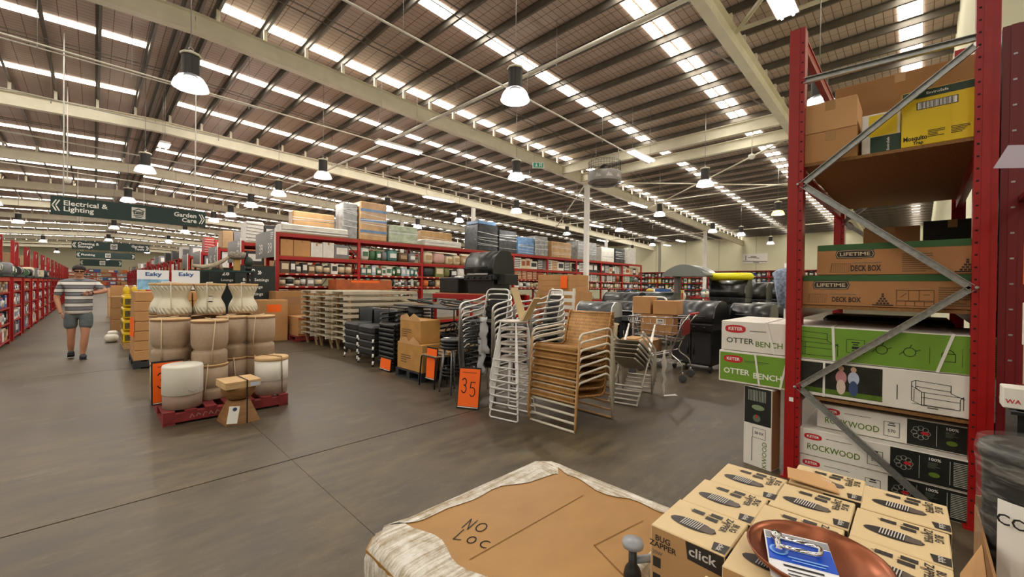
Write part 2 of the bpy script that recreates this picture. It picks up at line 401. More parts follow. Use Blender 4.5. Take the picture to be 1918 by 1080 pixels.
# fire sprinkler and cable pipes
for a, b, r in (((7.2, -5, 6.47), (7.2, 40, 6.47), .045), ((XL, 12.4, 6.44), (XR, 12.4, 5.6), .022), ((XL, 16.1, 6.47), (XR, 16.1, 5.7), .02), ((XL, 20.7, 6.47), (XR, 20.7, 5.7), .022), ((-3, 7.1, 6.55), (14.5, 7.3, 6.1), .022), ((-3, 13.1, 6.3), (3.2, 13.1, 6.3), .015), ((XL, 26, 6.4), (XR, 26, 5.7), .022), ((20.5, 0, 5.9), (20.5, 40, 5.9), .03)):
    o = struct('trim_%d' % n, MB().tube([a, b], r, 8), M('galvanised_pipe', '#dcd8cc', .4, .1)); n += 1
    L_ = (Vector(b) - Vector(a)).length; st = 3.6; k = 1
    while k * st < L_:
        p = Vector(a).lerp(Vector(b), k * st / L_); zt = roofz(p.x) - .01
        if -8 < p.x < 30 and p.y < 30: MB().tube([p, (p.x, p.y, zt)], .007, 5).tube([(p.x, p.y, p.z - r - .09), (p.x, p.y, p.z)], .012, 6).build('pipe_hanger', GALV, o)
        k += 1
# ------------------------------------------------------------------ near red rack at the right
FX = 3.8
def upright(h, holes=True):
    mb = MB().box(.0122, .0798, -.0498, -.04, 0, h).box(.0122, .0798, .04, .0498, 0, h).box(0, .012, -.05, .05, 0, h).box(.08, .1, -.05, .05, 0, h).box(-.006, -.0002, -.018, .018, 0, h).box(-.02, .12, -.07, .07, 0, .012)
    return mb
rk = thing('pallet_rack', 'tall red pallet rack standing against the cream wall, loaded with long furniture cartons', 'rack', (FX, .2, 0))
for (px, py, h) in ((0, .49, 3.47), (0, -.48, 3.95), (2.45, .49, 3.47), (2.45, -.48, 3.95)):
    u = upright(h).build('upright', RED, rk, (px, py, 0))
    hm = MB(); s = -1 if py > 0 else 1
    z = .1
    while z < h - .05:
        hm.box(-.0015, -.0003, s * .034 - .006, s * .034 + .006, z, z + .011); z += .0755
    tag(hm.build('bolt_holes', M('hole_dark', '#2a0608', .9), u), kind='stuff')
def cch(p, q, name='brace'):    # galvanised channel between uprights
    mb = MB(); mb.bar(p, q, .006, .045, up=(1, 0, 0)) if False else None
    p = Vector(p); q = Vector(q); d = (q - p).normalized(); nrm = d.cross(Vector((1, 0, 0))).normalized() * .019
    mb.bar(p, q, .042, .004, up=(1, 0, 0)).bar(p + nrm - Vector((.011, 0, 0)), q + nrm - Vector((.011, 0, 0)), .004, .026, up=(1, 0, 0)).bar(p - nrm - Vector((.011, 0, 0)), q - nrm - Vector((.011, 0, 0)), .004, .026, up=(1, 0, 0))
    return mb.build(name, GALV, rk)
bx = .02
for p, q in (((bx, .45, 3.06), (bx, -.43, 3.03)), ((bx, .45, 2.27), (bx, -.43, 2.98)), ((bx, .45, 2.27), (bx, -.43, 1.49)), ((bx, .45, .72), (bx, -.43, 1.49)), ((bx, .45, .72), (bx, -.33, .02)), ((2.47, .45, 2.27), (2.47, -.43, 2.98)), ((2.47, .45, 2.27), (2.47, -.43, 1.49))):
    cch(p, q)
for z, y in ((2.27, .47), (1.49, -.45), (.72, .47)):
    MB().lathe([(.011, 0), (.011, .012), (.006, .018)], 8).build('bolt', GALV, rk, (-.014, y, z)).rotation_euler = (0, -PI / 2, 0)
for y, z in ((.49, 3.38), (.49, 2.32), (.49, 1.24), (.49, .56), (-.48, 2.32), (-.48, 1.24), (-.48, .56)):
    MB().box(.1, 2.45, -.022, .022, 0, .09).box(.1, 2.45, -.03, .03, .078, .09).build('beam', RED, rk, (0, y, z))
for z in (2.41, 1.325, .635):
    MB().box(.05, 2.42, -.46, .45, 0, .022).build('shelf_board', PBOARD, rk, (0, 0, z))
MB().box(-.0085, -.0075, .002, .03, .60, .632).build('sticker', WPRINT, rk, (0, .478, .0))

NX = Vector((0, -1, 0))     # reading direction on a face that looks along -X
FACE = dict(r=NX, u=Z_)
def rkbox(name, label, x, y0, y1, z0, z1, depth, mat, cat='box', ch=.004, group=None, rot=0):
    t = thing(name, label, cat, (x, (y0 + y1) / 2, z0), rot, group); w = y1 - y0
    MB().cbox(0, depth, -w / 2, w / 2, 0, z1 - z0, ch).build('carton_body', mat, t); return t
WCARD = M('white_carton', '#e6e2d8', .6, var=.05, scale=5)
GCARD = M('green_carton', '#6f9a2c', .5, var=.06, scale=4)
LOGO = M('red_logo', '#c21f2a', .5); OLIVE = M('olive_print', '#5c7a1c', .6); DKG = M('dark_green_print', '#3d4a3a', .6)
STRAP = M('white_strap', '#e9e7de', .45)
def logo(t, o, w, k='KETER'):
    disc(t, 'logo', o, NX, Z_, 0, 0, LOGO, pts=[(w / 2 * math.cos(a) * (1 if abs(math.cos(a)) > .0 else 1), w * .21 * math.copysign(abs(math.sin(a)) ** .6, math.sin(a))) for a in [2 * PI * i / 24 for i in range(24)]])
    text(k, t, o, NX, Z_, w * .24, WPRINT, bold=.02, off=.0025)
def bench_drawing(t, o, s, mat):     # outline of a garden bench, s = width
    L = [[(0, .62), (0, .1), (.2, 0), (.92, 0), (.92, .28), (.98, .36), (.98, .02)], [(0, .62), (.08, .66), (.75, .62), (.75, .42), (1, .3)], [(.08, .66), (.08, .46), (.2, .36), (.2, 0)], [(0, .5), (.2, .36), (.95, .34)], [(.08, .5), (.75, .46)], [(.2, .22), (.92, .2)], [(.25, 0), (.25, .34)], [(.05, .1), (.05, .42)]]
    strokes(t, 'bench_drawing', o, NX, Z_, [[((a - .5) * s, (b - .33) * s) for a, b in l] for l in L], .0035, mat)
# upper and lower bench cartons
t = rkbox('bench_carton', 'white and green bench carton, upper one jutting from the red rack', 3.84, -.38, 1.22, .94, 1.19, .78, WCARD)
t['category'] = 'box'; h = .25
panel(t, 'green_print', (0, -.285, h / 2), NX, Z_, 1.02, h - .012, GCARD)
logo(t, (0, .69, .185), .16); rects(t, 'fine_print', (0, .52, .175), NX, Z_, [(0, 0, .12, .006)], GPRINT)
text('OTTER', t, (0, .655, .085), NX, Z_, .062, DKG, width=.21); text('BENCH', t, (0, .44, .07), NX, Z_, .062, OLIVE, width=.19)
bench_drawing(t, (0, .13, .12), .27, INK)
strokes(t, 'capacity_box', (0, -.10, .12), NX, Z_, [[(-.05, -.045), (.05, -.045), (.05, .05), (-.05, .05), (-.05, -.045)]], .003, INK)
rects(t, 'fine_print', (0, -.10, .12), NX, Z_, [(0, .03, .045, .008), (0, .014, .03, .008), (0, -.008, .04, .018), (0, -.03, .04, .006)], INK)
for i, yy in enumerate((-.24, -.38)):
    strokes(t, 'icon', (0, yy, .115), NX, Z_, [arc(0, 0, .03, 0, 360, 12), [(-.05, -.02), (-.03, .0)], [(.03, .01), (.05, .02)], [(0, .03), (.01, .05)]], .004, INK)
strokes(t, 'icon', (0, -.56, .115), NX, Z_, [[(-.03, -.04), (.03, -.04), (.03, .01), (-.03, .01), (-.03, -.04)], arc(0, .01, .024, 0, 180, 8)], .004, INK)
strokes(t, 'icon', (0, -.68, .115), NX, Z_, [[(-.03, .05), (-.02, -.01), (.02, -.02), (.05, -.05)], [(-.03, -.04), (.02, -.05)]], .004, INK)
for yy, ln in ((-.475, .0), (-.62, 0)): strokes(t, 'divider', (0, yy, .11), NX, Z_, [[(0, -.06), (0, .05)]], .002, INK)
rects(t, 'fine_print', (0, -.76, .12), NX, Z_, lines_of(.09, .17, 13, 3), INK)
for yy, dy in ((.46, -.06), (.03, -.01), (-.58, .07)):
    MB().bar((-.004, yy, h + .003), (-.004, yy + dy, .0), .016, .003, up=(1, 0, 0)).bar((-.004, yy, h + .003), (.7, yy + .02, h + .003), .016, .003).build('strap', STRAP, t)
t2 = rkbox('bench_carton', 'green and white bench carton with a garden photo, lower one jutting from the red rack', 3.835, -.38, 1.235, .668, .935, .80, WCARD); h = .267
panel(t2, 'green_print', (0, .553, h / 2), NX, Z_, .49, h - .03, GCARD)
logo(t2, (0, .695, .2), .15); rects(t2, 'fine_print', (0, .52, .195), NX, Z_, [(0, 0, .18, .005), (-.01, -.012, .15, .003)], DKG)
text('OTTER', t2, (0, .67, .095), NX, Z_, .064, WPRINT, width=.2, bold=.02); text('BENCH', t2, (0, .44, .08), NX, Z_, .064, WPRINT, width=.2, bold=.02)
panel(t2, 'garden_photo', (0, .02, h / 2 + .005), NX, Z_, .55, h - .04, M('photo_dark', '#1d1f18', .4, var=.5, scale=14), off=.0012)
panel(t2, 'garden_photo', (0, .02, .045), NX, Z_, .55, .035, M('photo_grass', '#52701f', .4, var=.3, scale=20), off=.0018)
for yy, cc, lc in ((-.03, '#c98b8f', '#d9c3b4'), (-.10, '#b8c2d8', '#3d4f78')):
    disc(t2, 'photo_figure', (0, yy, .16), NX, Z_, .032, .05, M('photo_' + cc, cc, .4), off=.002); disc(t2, 'photo_figure', (0, yy, .225), NX, Z_, .016, .02, M('photo_skin', '#c9a48c', .4), off=.0022)
    disc(t2, 'photo_figure', (0, yy - .0, .09), NX, Z_, .026, .055, M('photo_' + lc, lc, .4), off=.0021)
bench_drawing(t2, (0, -.52, .125), .24, INK); rects(t2, 'fine_print', (0, -.5, .05), NX, Z_, [(0, 0, .2, .002), (0, -.015, .05, .006), (-.17, .06, .005, .1)], INK)
strokes(t2, 'capacity_box', (0, -.74, .11), NX, Z_, [[(-.04, -.045), (.05, -.045), (.05, .05), (-.04, .05), (-.04, -.045)]], .003, INK)
for yy, dy in ((.53, -.035), (.30, .05), (.07, 0)): MB().bar((-.004, yy, h), (-.004, yy + dy, .0), .014, .003, up=(1, 0, 0)).build('strap', STRAP, t2)
# deck box cartons
DCARD = M('deck_carton', '#a9784a', .75, var=.1, scale=4); DGRN = M('green_band', '#2f5a2a', .55); DBRN = M('dark_brown_print', '#33261b', .7)
for i, (y0, y1, z0, z1, lab, lx) in enumerate(((-.44, .69, 1.35, 1.575, 'brown deck box carton with a green top band, lower of two on the middle shelf', .52), (-.47, .555, 1.577, 1.80, 'brown deck box carton with a green top band, upper of two on the middle shelf', .40))):
    t = rkbox('deck_box_carton', lab, 3.86, y0, y1, z0, z1, 1.1, DCARD); h = z1 - z0; c = (y0 + y1) / 2; g = lambda y: y - c
    panel(t, 'green_band', (0, 0, h - .022), NX, Z_, y1 - y0 - .01, .044, DGRN)
    lx = y1 - .22; w = .22
    disc(t, 'logo_plate', (0, g(lx), h - .075), NX, Z_, 0, 0, DBRN, pts=[(-w * .5, 0), (-w * .46, .032), (0, .036), (w * .46, .032), (w * .5, 0), (w * .46, -.028), (0, -.032), (-w * .46, -.028)])
    strokes(t, 'logo_outline', (0, g(lx), h - .075), NX, Z_, [[(-w * .47, 0), (-w * .43, .026), (0, .03), (w * .43, .026), (w * .47, 0), (w * .43, -.022), (0, -.026), (-w * .43, -.022), (-w * .47, 0)]], .003, M('logo_cream', '#c9b89a', .6), off=.0024)
    text('LIFETIME', t, (0, g(lx), h - .074), NX, Z_, .036, M('logo_cream', '#c9b89a'), width=.17, bold=.02, off=.0026)
    text('DECK BOX', t, (0, g(lx - .09 + .03 * i), .045), NX, Z_, .058 - .008 * (1 - i), DBRN, width=.165, bold=.03)
    rects(t, 'fine_print', (0, g(lx - .07), .085), NX, Z_, [(0, 0, .15, .005)], GPRINT)
    strokes(t, 'deck_box_drawing', (0, g(lx + .08), .05), NX, Z_, [[(-.06, -.03), (.05, -.03), (.06, .03), (-.05, .035), (-.06, -.03)]] + [[(-.05 + k * .012, -.028), (-.05 + k * .012, .03)] for k in range(9)], .0015, DBRN)
    py = g(lx - .29) if i == 0 else g(lx - .55)
    rects(t, 'pyramid_icon', (0, py, .05), NX, Z_, [(0, .04, .012, .012)] + [(dx * .018, .025 - k * .016, .013, .012) for k in range(4) for dx in [j - k / 2 for j in range(k + 1)]] + [(0, -.035, .11, .008)], DBRN)
    strokes(t, 'icon_strip', (0, g(lx - .45) if i == 0 else g(lx - .68), .09), NX, Z_, [[(-.09, -.04), (.09, -.04), (.09, .03), (-.09, .03), (-.09, -.04)], [(-.03, -.04), (-.03, .03)], [(.02, -.04), (.02, .03)], [(-.07, -.02), (-.04, .01)], [(.04, .0), (.07, .0)]], .0025, DBRN)
    strokes(t, 'icon_strip', (0, g(lx - .45) if i == 0 else g(lx - .68), .028), NX, Z_, [[(-.09, -.014), (.09, -.014), (.09, .016), (-.09, .016), (-.09, -.014)], [(-.045, -.014), (-.045, .016)], [(0, -.014), (0, .016)], [(.045, -.014), (.045, .016)]], .0025, DBRN)
    rects(t, 'fine_print', (0, g(lx - .64) if i == 0 else g(lx - .33), .08), NX, Z_, lines_of(.16, .13, 9, 5 + i), M('brown_print', '#6d5338', .7))
for s in (0, 1): pass
# storage box cartons at floor level
BCARD = M('black_carton', '#151814', .5, var=.3, scale=30)
def rockwood(label, x, y0, y1, z0, z1, split, rot=0):
    t = rkbox('storage_box_carton', label, x, y0, y1, z0, z1, .95, WCARD); c = (y0 + y1) / 2; h = z1 - z0
    panel(t, 'black_print', (0, (split + y0) / 2 - c, h / 2), NX, Z_, split - y0 - .006, h - .012, BCARD)
    logo(t, (0, y1 - .085 - c, h * .72), .11); rects(t, 'fine_print', (0, y1 - .24 - c, h * .74), NX, Z_, [(0, 0, .15, .004)], GPRINT)
    text('ROCKWOOD', t, (0, y1 - .205 - c, h * .33), NX, Z_, .062, OLIVE, width=.31, bold=.012)
    strokes(t, 'capacity_box', (0, split + .075 - c, h * .45), NX, Z_, [[(-.04, -.05), (.04, -.05), (.04, .05), (-.04, .05), (-.04, -.05)]], .003, INK)
    text('570', t, (0, split + .075 - c, h * .38), NX, Z_, .03, INK, width=.04); rects(t, 'fine_print', (0, split + .075 - c, h * .6), NX, Z_, [(0, 0, .04, .007), (0, .014, .03, .007)], INK)
    gp = M('pale_grey_print', '#b9bfb2', .6); yb = split - .07 - c
    strokes(t, 'flower_print', (0, yb, h * .52), NX, Z_, [arc(.032 * math.cos(a), .032 * math.sin(a), .015, 0, 360, 8) for a in [2 * PI * k / 8 for k in range(8)]], .002, gp)
    disc(t, 'flower_print', (0, yb - .02, h * .52), NX, Z_, .02, .011, LOGO, off=.002)
    text('100%', t, (0, yb - .145, h * .82), NX, Z_, .026, WPRINT, width=.055, off=.002); rects(t, 'fine_print', (0, yb - .145, h * .63), NX, Z_, lines_of(.06, .04, 5, 9), M('dim_print', '#5f6a58', .6), off=.002)
    disc(t, 'leaf_print', (0, yb - .145, h * .33), NX, Z_, .026, .016, OLIVE, off=.002)
    rects(t, 'divider', (0, yb, h * .5), NX, Z_, [(.075, 0, .0025, h * .75), (.215, 0, .0025, h * .75)], gp, off=.002)
    rects(t, 'fine_print', (0, yb - .3, h * .5), NX, Z_, lines_of(.14, h * .78, 14, 4), gp, off=.002)
    return t
rockwood('white and black storage box carton, top of the floor-level pile under the rack', 3.93, -.33, .55, .412, .595, .05)
rockwood('white and black storage box carton, middle of the floor-level pile under the rack', 3.84, -.31, .645, .205, .405, .13)
rockwood('white and black storage box carton, bottom of the floor-level pile under the rack', 3.85, -.31, .655, 0.0, .2, .14)
lean = thing('storage_box_carton', 'storage box carton stood on end beside the red upright, black above and white below', 'box', (3.84, .93, 0), -.22)
MB().cbox(0, .14, -.105, .115, 0, .655, .003).build('carton_body', WCARD, lean)
MB().box(.004, .136, -.1075, -.1045, .01, .64).build('carton_side', CARD3, lean)
panel(lean, 'black_print', (0, .005, .50), NX, Z_, .21, .30, BCARD)
rects(lean, 'fine_print', (0, .005, .585), NX, Z_, [(-.07 + .012 * k, 0, .004, .09) for k in range(12)], M('pale_grey_print', '#b9bfb2'), off=.002)
disc(lean, 'leaf_print', (0, .0, .49), NX, Z_, .05, .022, M('leaf_print', '#7d8f6a', .6), off=.002); disc(lean, 'flower_print', (0, .01, .40), NX, Z_, .03, .03, M('dim_print', '#5f6a58'), off=.002); disc(lean, 'flower_print', (0, .01, .415), NX, Z_, .009, .016, LOGO, off=.003)
strokes(lean, 'capacity_box', (0, -.01, .28), NX, Z_, [[(-.05, -.04), (.05, -.04), (.05, .04), (-.05, .04), (-.05, -.04)]], .003, INK); text('58 EX', lean, (0, -.01, .28), NX, Z_, .03, INK, width=.07)
text('ROCKWOOD', lean, (0, -.055, .06), Z_, Y_, .05, OLIVE, width=.32, bold=.004); rects(lean, 'fine_print', (0, .045, .14), NX, Z_, [(0, 0, .006, .2)], GPRINT)
# top shelf
YEL = M('yellow_carton', '#e3c300', .5, var=.04); DKC = M('dark_green_carton', '#1c3a24', .5)
def plain(label, x, y0, y1, z0, z1, dep, mat=CARD, group=None):
    t = rkbox('cardboard_box', label, x, y0, y1, z0, z1, dep, mat, group=group); h = z1 - z0
    MB().box(-.0015, dep * .9, -.03, .03, h - .0005, h + .001).box(-.0015, 0, -.03, .03, h - .07, h).build('packing_tape', TAPE, t); return t
plain('plain brown carton on the top shelf beside the left red upright, lower of two', 3.86, .33, .645, 2.434, 2.655, .4)
plain('plain brown carton on the top shelf beside the left red upright, upper of two', 3.86, .335, .645, 2.657, 2.88, .4, CARD2)
t = plain('big film-wrapped brown carton at the back of the top shelf', 4.35, -.27, .52, 2.434, 3.14, .6, CARD3)
t = rkbox('mosquito_trap_carton', 'yellow mosquito trap carton with a dark top band on the top shelf', 3.86, -.235, .10, 2.434, 2.80, .4, YEL)
panel(t, 'dark_band', (0, 0, .338), NX, Z_, .33, .05, DKC); text('EnviroSafe', t, (0, 0, .338), NX, Z_, .024, WPRINT, width=.1, off=.0025)
panel(t, 'barcode_ground', (0, 0, .262), NX, Z_, .19, .05, INK); panel(t, 'barcode_ground', (0, 0, .262), NX, Z_, .18, .042, WPRINT, off=.002)
rects(t, 'barcode', (0, 0, .262), NX, Z_, [(-.08 + .0065 * k, 0, .0035 if k % 3 else .0015, .04) for k in range(25)], INK, off=.003)
text('Mosquito', t, (0, .10, .052), NX, Z_, .042, INK, width=.115, bold=.03); text('Trap', t, (0, .085, .02), NX, Z_, .03, INK, width=.05, bold=.03)
rects(t, 'fine_print', (0, 0, .07), NX, Z_, lines_of(.08, .05, 5, 2), INK); rects(t, 'fine_print', (0, -.11, .07), NX, Z_, lines_of(.09, .05, 5, 6), INK)
t = rkbox('trap_carton', 'white, yellow and green trap carton between brown and yellow cartons on the top shelf', 3.9, .105, .31, 2.434, 2.72, .35, WCARD)
panel(t, 'yellow_print', (0, -.01, .2), NX, Z_, .15, .15, YEL); panel(t, 'green_print', (0, -.025, .062), NX, Z_, .16, .12, DKC); text('EnviroSafe', t, (0, -.04, .06), Z_, Y_, .02, WPRINT, width=.09)
# things further along inside the rack
for lab, x, y0, y1, z0, z1, d, m in (('brown carton deep on the middle shelf, past the deck boxes', 5.6, .0, .42, 1.86, 2.1, .5, CARD3), ('dark wrapped carton deep on the middle shelf against the wall', 5.5, -.4, -.02, 1.86, 2.12, .6, BCARD)):
    plain(lab, x, y0, y1, z0 - .51, z1, d, m)
wr2 = thing('wrapped_bundle', 'black bundle in clear film on the lower shelf above the bench cartons', 'bundle', (4.7, .2, .657))
MB().cbox(-.05, .5, -.4, .42, .56 - .56, .58, .03).build('bundle_body', BCARD, wr2)
# second rack end at the far right edge
rk2 = thing('pallet_rack', 'dark red rack end at the right edge, partly hidden by the near red post', 'rack', (3.82, -.388, 0))
u = upright(3.05).build('upright', M('deep_red_powder_coat', '#6d0d14', .4), rk2, (0, 0, 0)); upright(3.05).build('upright', M('deep_red_powder_coat'), rk2, (-1.0, -.1, 0))
hm = MB()
for k in range(19): hm.box(-.008, -.004, -.008, .008, .15 + .151 * k, .160 + .151 * k)
tag(hm.build('bolt_holes', GALV, u), kind='stuff')
MB().box(.05, 2.4, -.045, -.03, 0, 3.0).build('back_panel', M('dark_maroon_fill', '#2a0a0c', .6), rk2); MB().box(-1, 0, -.06, .0, .9, .93).build('beam', M('deep_red_powder_coat'), rk2, (0, -.02, 0)); MB().box(-1, 0, -.06, .0, 2.0, 2.03).build('beam', M('deep_red_powder_coat'), rk2, (0, -.02, 0))  # maroon sheet added to keep the gap past the near post dark
o = MB().add([(3.3, -.316, 2.221), (3.3, -.40, 2.205), (3.3, -.40, 2.09), (3.3, -.267, 2.112), (3.303, -.316, 2.221), (3.303, -.40, 2.205), (3.303, -.40, 2.09), (3.303, -.267, 2.112)], [(0, 1, 2, 3), (7, 6, 5, 4), (0, 3, 7, 4), (2, 3, 7, 6)]).build('paper_flap', M('lilac_paper', '#d8d3e6', .7)); tag(o, 'pale lilac paper tag sticking out at the right edge', 'paper tag')
FILM = None
def mk_film():
    m = bpy.data.materials.new('stretch_film'); m.use_nodes = True; nt = m.node_tree; N = nt.nodes; L = nt.links
    for n_ in list(N): N.remove(n_)
    out = N.new('ShaderNodeOutputMaterial'); mix = N.new('ShaderNodeMixShader'); tr = N.new('ShaderNodeBsdfTransparent'); pb = N.new('ShaderNodeBsdfPrincipled')
    pb.inputs['Base Color'].default_value = (.75, .73, .7, 1); pb.inputs['Roughness'].default_value = .18
    o = coords(nt, 'Object', (1, 1, 5)); a = noise(nt, o, 7, 6, .7); L.new(mth(nt, 'MULTIPLY_ADD', ramp01(nt, a, .45, .72), .34, .05), mix.inputs[0])
    bumpto(nt, pb, a, .9, .02); L.new(tr.outputs[0], mix.inputs[1]); L.new(pb.outputs[0], mix.inputs[2]); L.new(mix.outputs[0], out.inputs[0]); return m
FILM = mk_film()
for i, (zz, lab) in enumerate(((2.06, 'orange boxed product hanging at the right edge, upper'), (1.7, 'orange bagged product hanging at the right edge, middle'), (1.42, 'white and orange packet hanging at the right edge, lower'))):
    t = rkbox('hanging_packet', lab, 3.02, -.46, -.345, zz - .2, zz, .03, (ORANGE, M('orange_bag', '#d9761d', .4, var=.3, scale=20), WCARD)[i], cat='packet')
    panel(t, 'printed_label', (0, .02, .07), NX, Z_, .05, .06, (INK, M('leaf_print2', '#556b22', .6), ORANGE)[i])
# open carton with film-wrapped black tubs, near right
tray = thing('open_carton', 'torn open brown carton holding black wrapped tubs at the lower right', 'box', (2.05, -.55, .0))
mb = MB().box(-.30, .42, .375, .382, 0, .62).box(-.30, -.293, -.2, .38, 0, .44).box(.41, .42, -.2, .38, 0, .66).box(-.30, .42, -.2, -.193, 0, .6).box(-.3, .42, -.2, .38, 0, .01)
mb.build('carton_walls', CARD3, tray)
MB().add([(-.3, .382, .44), (-.3, .46, .40), (.0, .44, .52), (.1, .385, .60), (-.3, .372, .44), (-.3, .45, .395), (0, .43, .515), (.1, .377, .595)], [(0, 1, 2, 3), (4, 5, 6, 7), (0, 1, 5, 4), (1, 2, 6, 5), (2, 3, 7, 6)]).build('torn_flap', CARD2, tray)
MB().add([(-.3, .37, .44), (-.3, -.2, .44), (-.06, -.2, .36), (-.06, .37, .36), (-.3, .37, .435), (-.3, -.2, .435), (-.06, -.2, .355), (-.06, .37, .355)], [(0, 1, 2, 3), (4, 7, 6, 5), (0, 3, 7, 4), (2, 3, 7, 6)]).build('folded_flap', CARD2, tray)
pl = thing('pallet_stack', 'low timber stack under the open carton at the lower right', 'pallet', (2.1, -.5, 0))
bpy.data.objects.remove(pl)
TUB = M('black_wrapped_tub', '#1a1b18', .4, var=.35, scale=10)
for i, (x, y, z0, z1, lab) in enumerate(((2.28, -.32, .03, .93, 'black film-wrapped tub with a white label, front one in the torn carton'), (2.33, -.40, .0, 1.0, ''))):
    if i: x, y, z0 = 2.36, -.58, .03; lab = 'black film-wrapped tub, rear one in the torn carton'
    t = thing('wrapped_tub', lab, 'tub', (x, y, z0)); r = .155; h = z1 - z0
    MB().lathe([(r * .86, 0), (r * .9, .1), (r * .97, h - .06), (r * 1.03, h - .05), (r * 1.03, h - .01), (r * .98, h), (0, h)], 28).build('tub_body', TUB, t)
    MB().lathe([(r * .93, .0), (r * .97, .1), (r * 1.06, h - .1), (r * 1.1, h - .03), (r * 1.06, h + .012), (r * .5, h + .018), (0, h + .012)], 28).build('clear_film', FILM, t)
    if i == 0:
        mb = MB(); a0, a1 = math.radians(136), math.radians(230)
        for k in range(8):
            a, b = a0 + (a1 - a0) * k / 8, a0 + (a1 - a0) * (k + 1) / 8; rr = r * 1.13
            mb.add([(rr * math.cos(a), rr * math.sin(a), .45), (rr * math.cos(b), rr * math.sin(b), .45), (rr * math.cos(b), rr * math.sin(b), .74), (rr * math.cos(a), rr * math.sin(a), .74)], [(0, 1, 2, 3)])
        mb.build('white_label', WPRINT, t)
        an = math.radians(150); n_ = Vector((math.cos(an), math.sin(an), 0)); text('CO', t, n_ * (r * 1.13) + Vector((0, 0, .68)), Vector((-math.sin(an), math.cos(an), 0)), Z_, .05, INK, off=.012)
t = rkbox('small_white_carton', 'small white carton with red print at the right edge above the wrapped tubs', 2.75, -.38, -.262, .97, 1.06, .1, WCARD); text('WA', t, (0, .03, .03), NX, Z_, .025, LOGO)
rk3 = MB().box(-.08, .25, -.12, .1, 0, .968).box(-.1, .27, -.14, .12, .955, .968); o = rk3.build('display_plinth', BLACK, None, (2.80, -.40, 0)); tag(o, 'black display plinth under the small white carton at the right edge', 'plinth')

# ------------------------------------------------------------------ foreground: film-wrapped pallet carton and bug zapper boxes
def mk_wrapcard():
    m = M('wrapped_cardboard', '#b48344', .55); nt, N, L, b = nodes(m); o = coords(nt); a = noise(nt, coords(nt, 'Object', (1, 1.6, 1)), 3, 5); c = noise(nt, o, 25, 4)
    L.new(mixc(nt, ramp01(nt, a, .3, .7), '#94692c', '#a67a3a'), b.inputs['Base Color']); bumpto(nt, b, c, .12, .01); return m
WRC = mk_wrapcard()
def mk_band():
    m = M('film_band', '#d8d2c6', .25); nt, N, L, b = nodes(m); sp = sep(nt, coords(nt))
    far = mth(nt, 'GREATER_THAN', mth(nt, 'SUBTRACT', mth(nt, 'MULTIPLY', sp[1], 1.22), sp[0]), 0)
    a = noise(nt, coords(nt, 'Object', (2.2, 60, 9)), 1.6, 6, .7); a2 = noise(nt, coords(nt, 'Object', (60, 2.2, 9)), 1.6, 6, .7); cr = noise(nt, coords(nt), 16, 6, .7)
    mxn = N.new('ShaderNodeMix'); L.new(far, mxn.inputs[0]); L.new(a2, mxn.inputs[2]); L.new(a, mxn.inputs[3])
    k = mth(nt, 'MULTIPLY_ADD', cr, .45, mth(nt, 'MULTIPLY', mxn.outputs[0], .55))
    L.new(mixc(nt, ramp01(nt, k, .40, .58), '#a8946f', '#f1ede4'), b.inputs['Base Color']); bumpto(nt, b, k, .8, .02); return m
BAND = mk_band()
wp = thing('wrapped_pallet_carton', 'film-wrapped brown carton marked NO LOC in the foreground', 'box', (1.145, .975, 0))
X0, X1, Y0, Y1, ZT = -.495, .485, -.405, .40, .60
mb = MB()
def slab_pts(x0, x1, y0, y1, c): return [(x0 + c, y0), (x1 - c, y0), (x1, y0 + c), (x1, y1 - c), (x1 - c, y1), (x0 + c, y1), (x0, y1 - c), (x0, y0 + c)]
mb.prism(slab_pts(X0, X1, Y0, Y1, .05), 'z', .12, ZT - .03)
mb.prism(slab_pts(X0 + .025, X1 - .025, Y0 + .025, Y1 - .025, .05), 'z', ZT - .031, ZT - .004)
mb.build('carton_body', WRC, wp)
# film: wrinkled collar round the top edge and down the sides
rr = random.Random(3)
def dense(poly, k):
    out = []
    for (a, b), (c, d) in zip(poly, poly[1:] + poly[:1]):
        kk = k if math.hypot(c - a, d - b) > .2 else 2
        for i in range(kk): out.append((a + (c - a) * i / kk, b + (d - b) * i / kk))
    return out
do = dense(slab_pts(X0 - .006, X1 + .006, Y0 - .006, Y1 + .006, .055), 16); vs = []
wl = lambda i, a0: a0 + .022 * math.sin(i * .55) + .014 * math.sin(i * 1.3) + rr.uniform(-.006, .006)
for ins, z, jit in ((0, .11, .003), (0, .25, .005), (0, .42, .005), (0, ZT - .06, .004), (.010, ZT - .02, .002), (.032, ZT - .002, .001), (1, ZT + .002, 0), (2, ZT - .001, 0)):
    for i, (a, b) in enumerate(do):
        if ins >= 1:
            k = .5 if ins == 1 else 1.0; w = wl(i, .09)
            a = max(X0 + (.17 + .02 * math.sin(i * .9)) * k, min(X1 - w * k, a)); b = max(Y0 + .05 * k, min(Y1 - (w - .045 + .13 * max(0, (a + .3) / .7)) * k, b))
        else: a = a - math.copysign(ins, a) * (abs(a) > .3); b = b - math.copysign(ins, b) * (abs(b) > .25)
        vs.append((a + rr.uniform(-jit, jit), b + rr.uniform(-jit, jit), z))
nn = len(do); MB().add(vs, [(r_ * nn + i, r_ * nn + (i + 1) % nn, (r_ + 1) * nn + (i + 1) % nn, (r_ + 1) * nn + i) for r_ in range(7) for i in range(nn)], 0, True).build('film_wrap', BAND, wp)
mb = MB()
for i in range(3): mb.box(X0 + .02, X1 - .02, Y0 + .02 + i * .34, Y0 + .11 + i * .34, 0, .1)
for i in range(6): mb.box(X0 + i * .165, X0 + .1 + i * .165, Y0, Y1, .1, .12)
mb.build('pallet_base', TIMBER, wp)
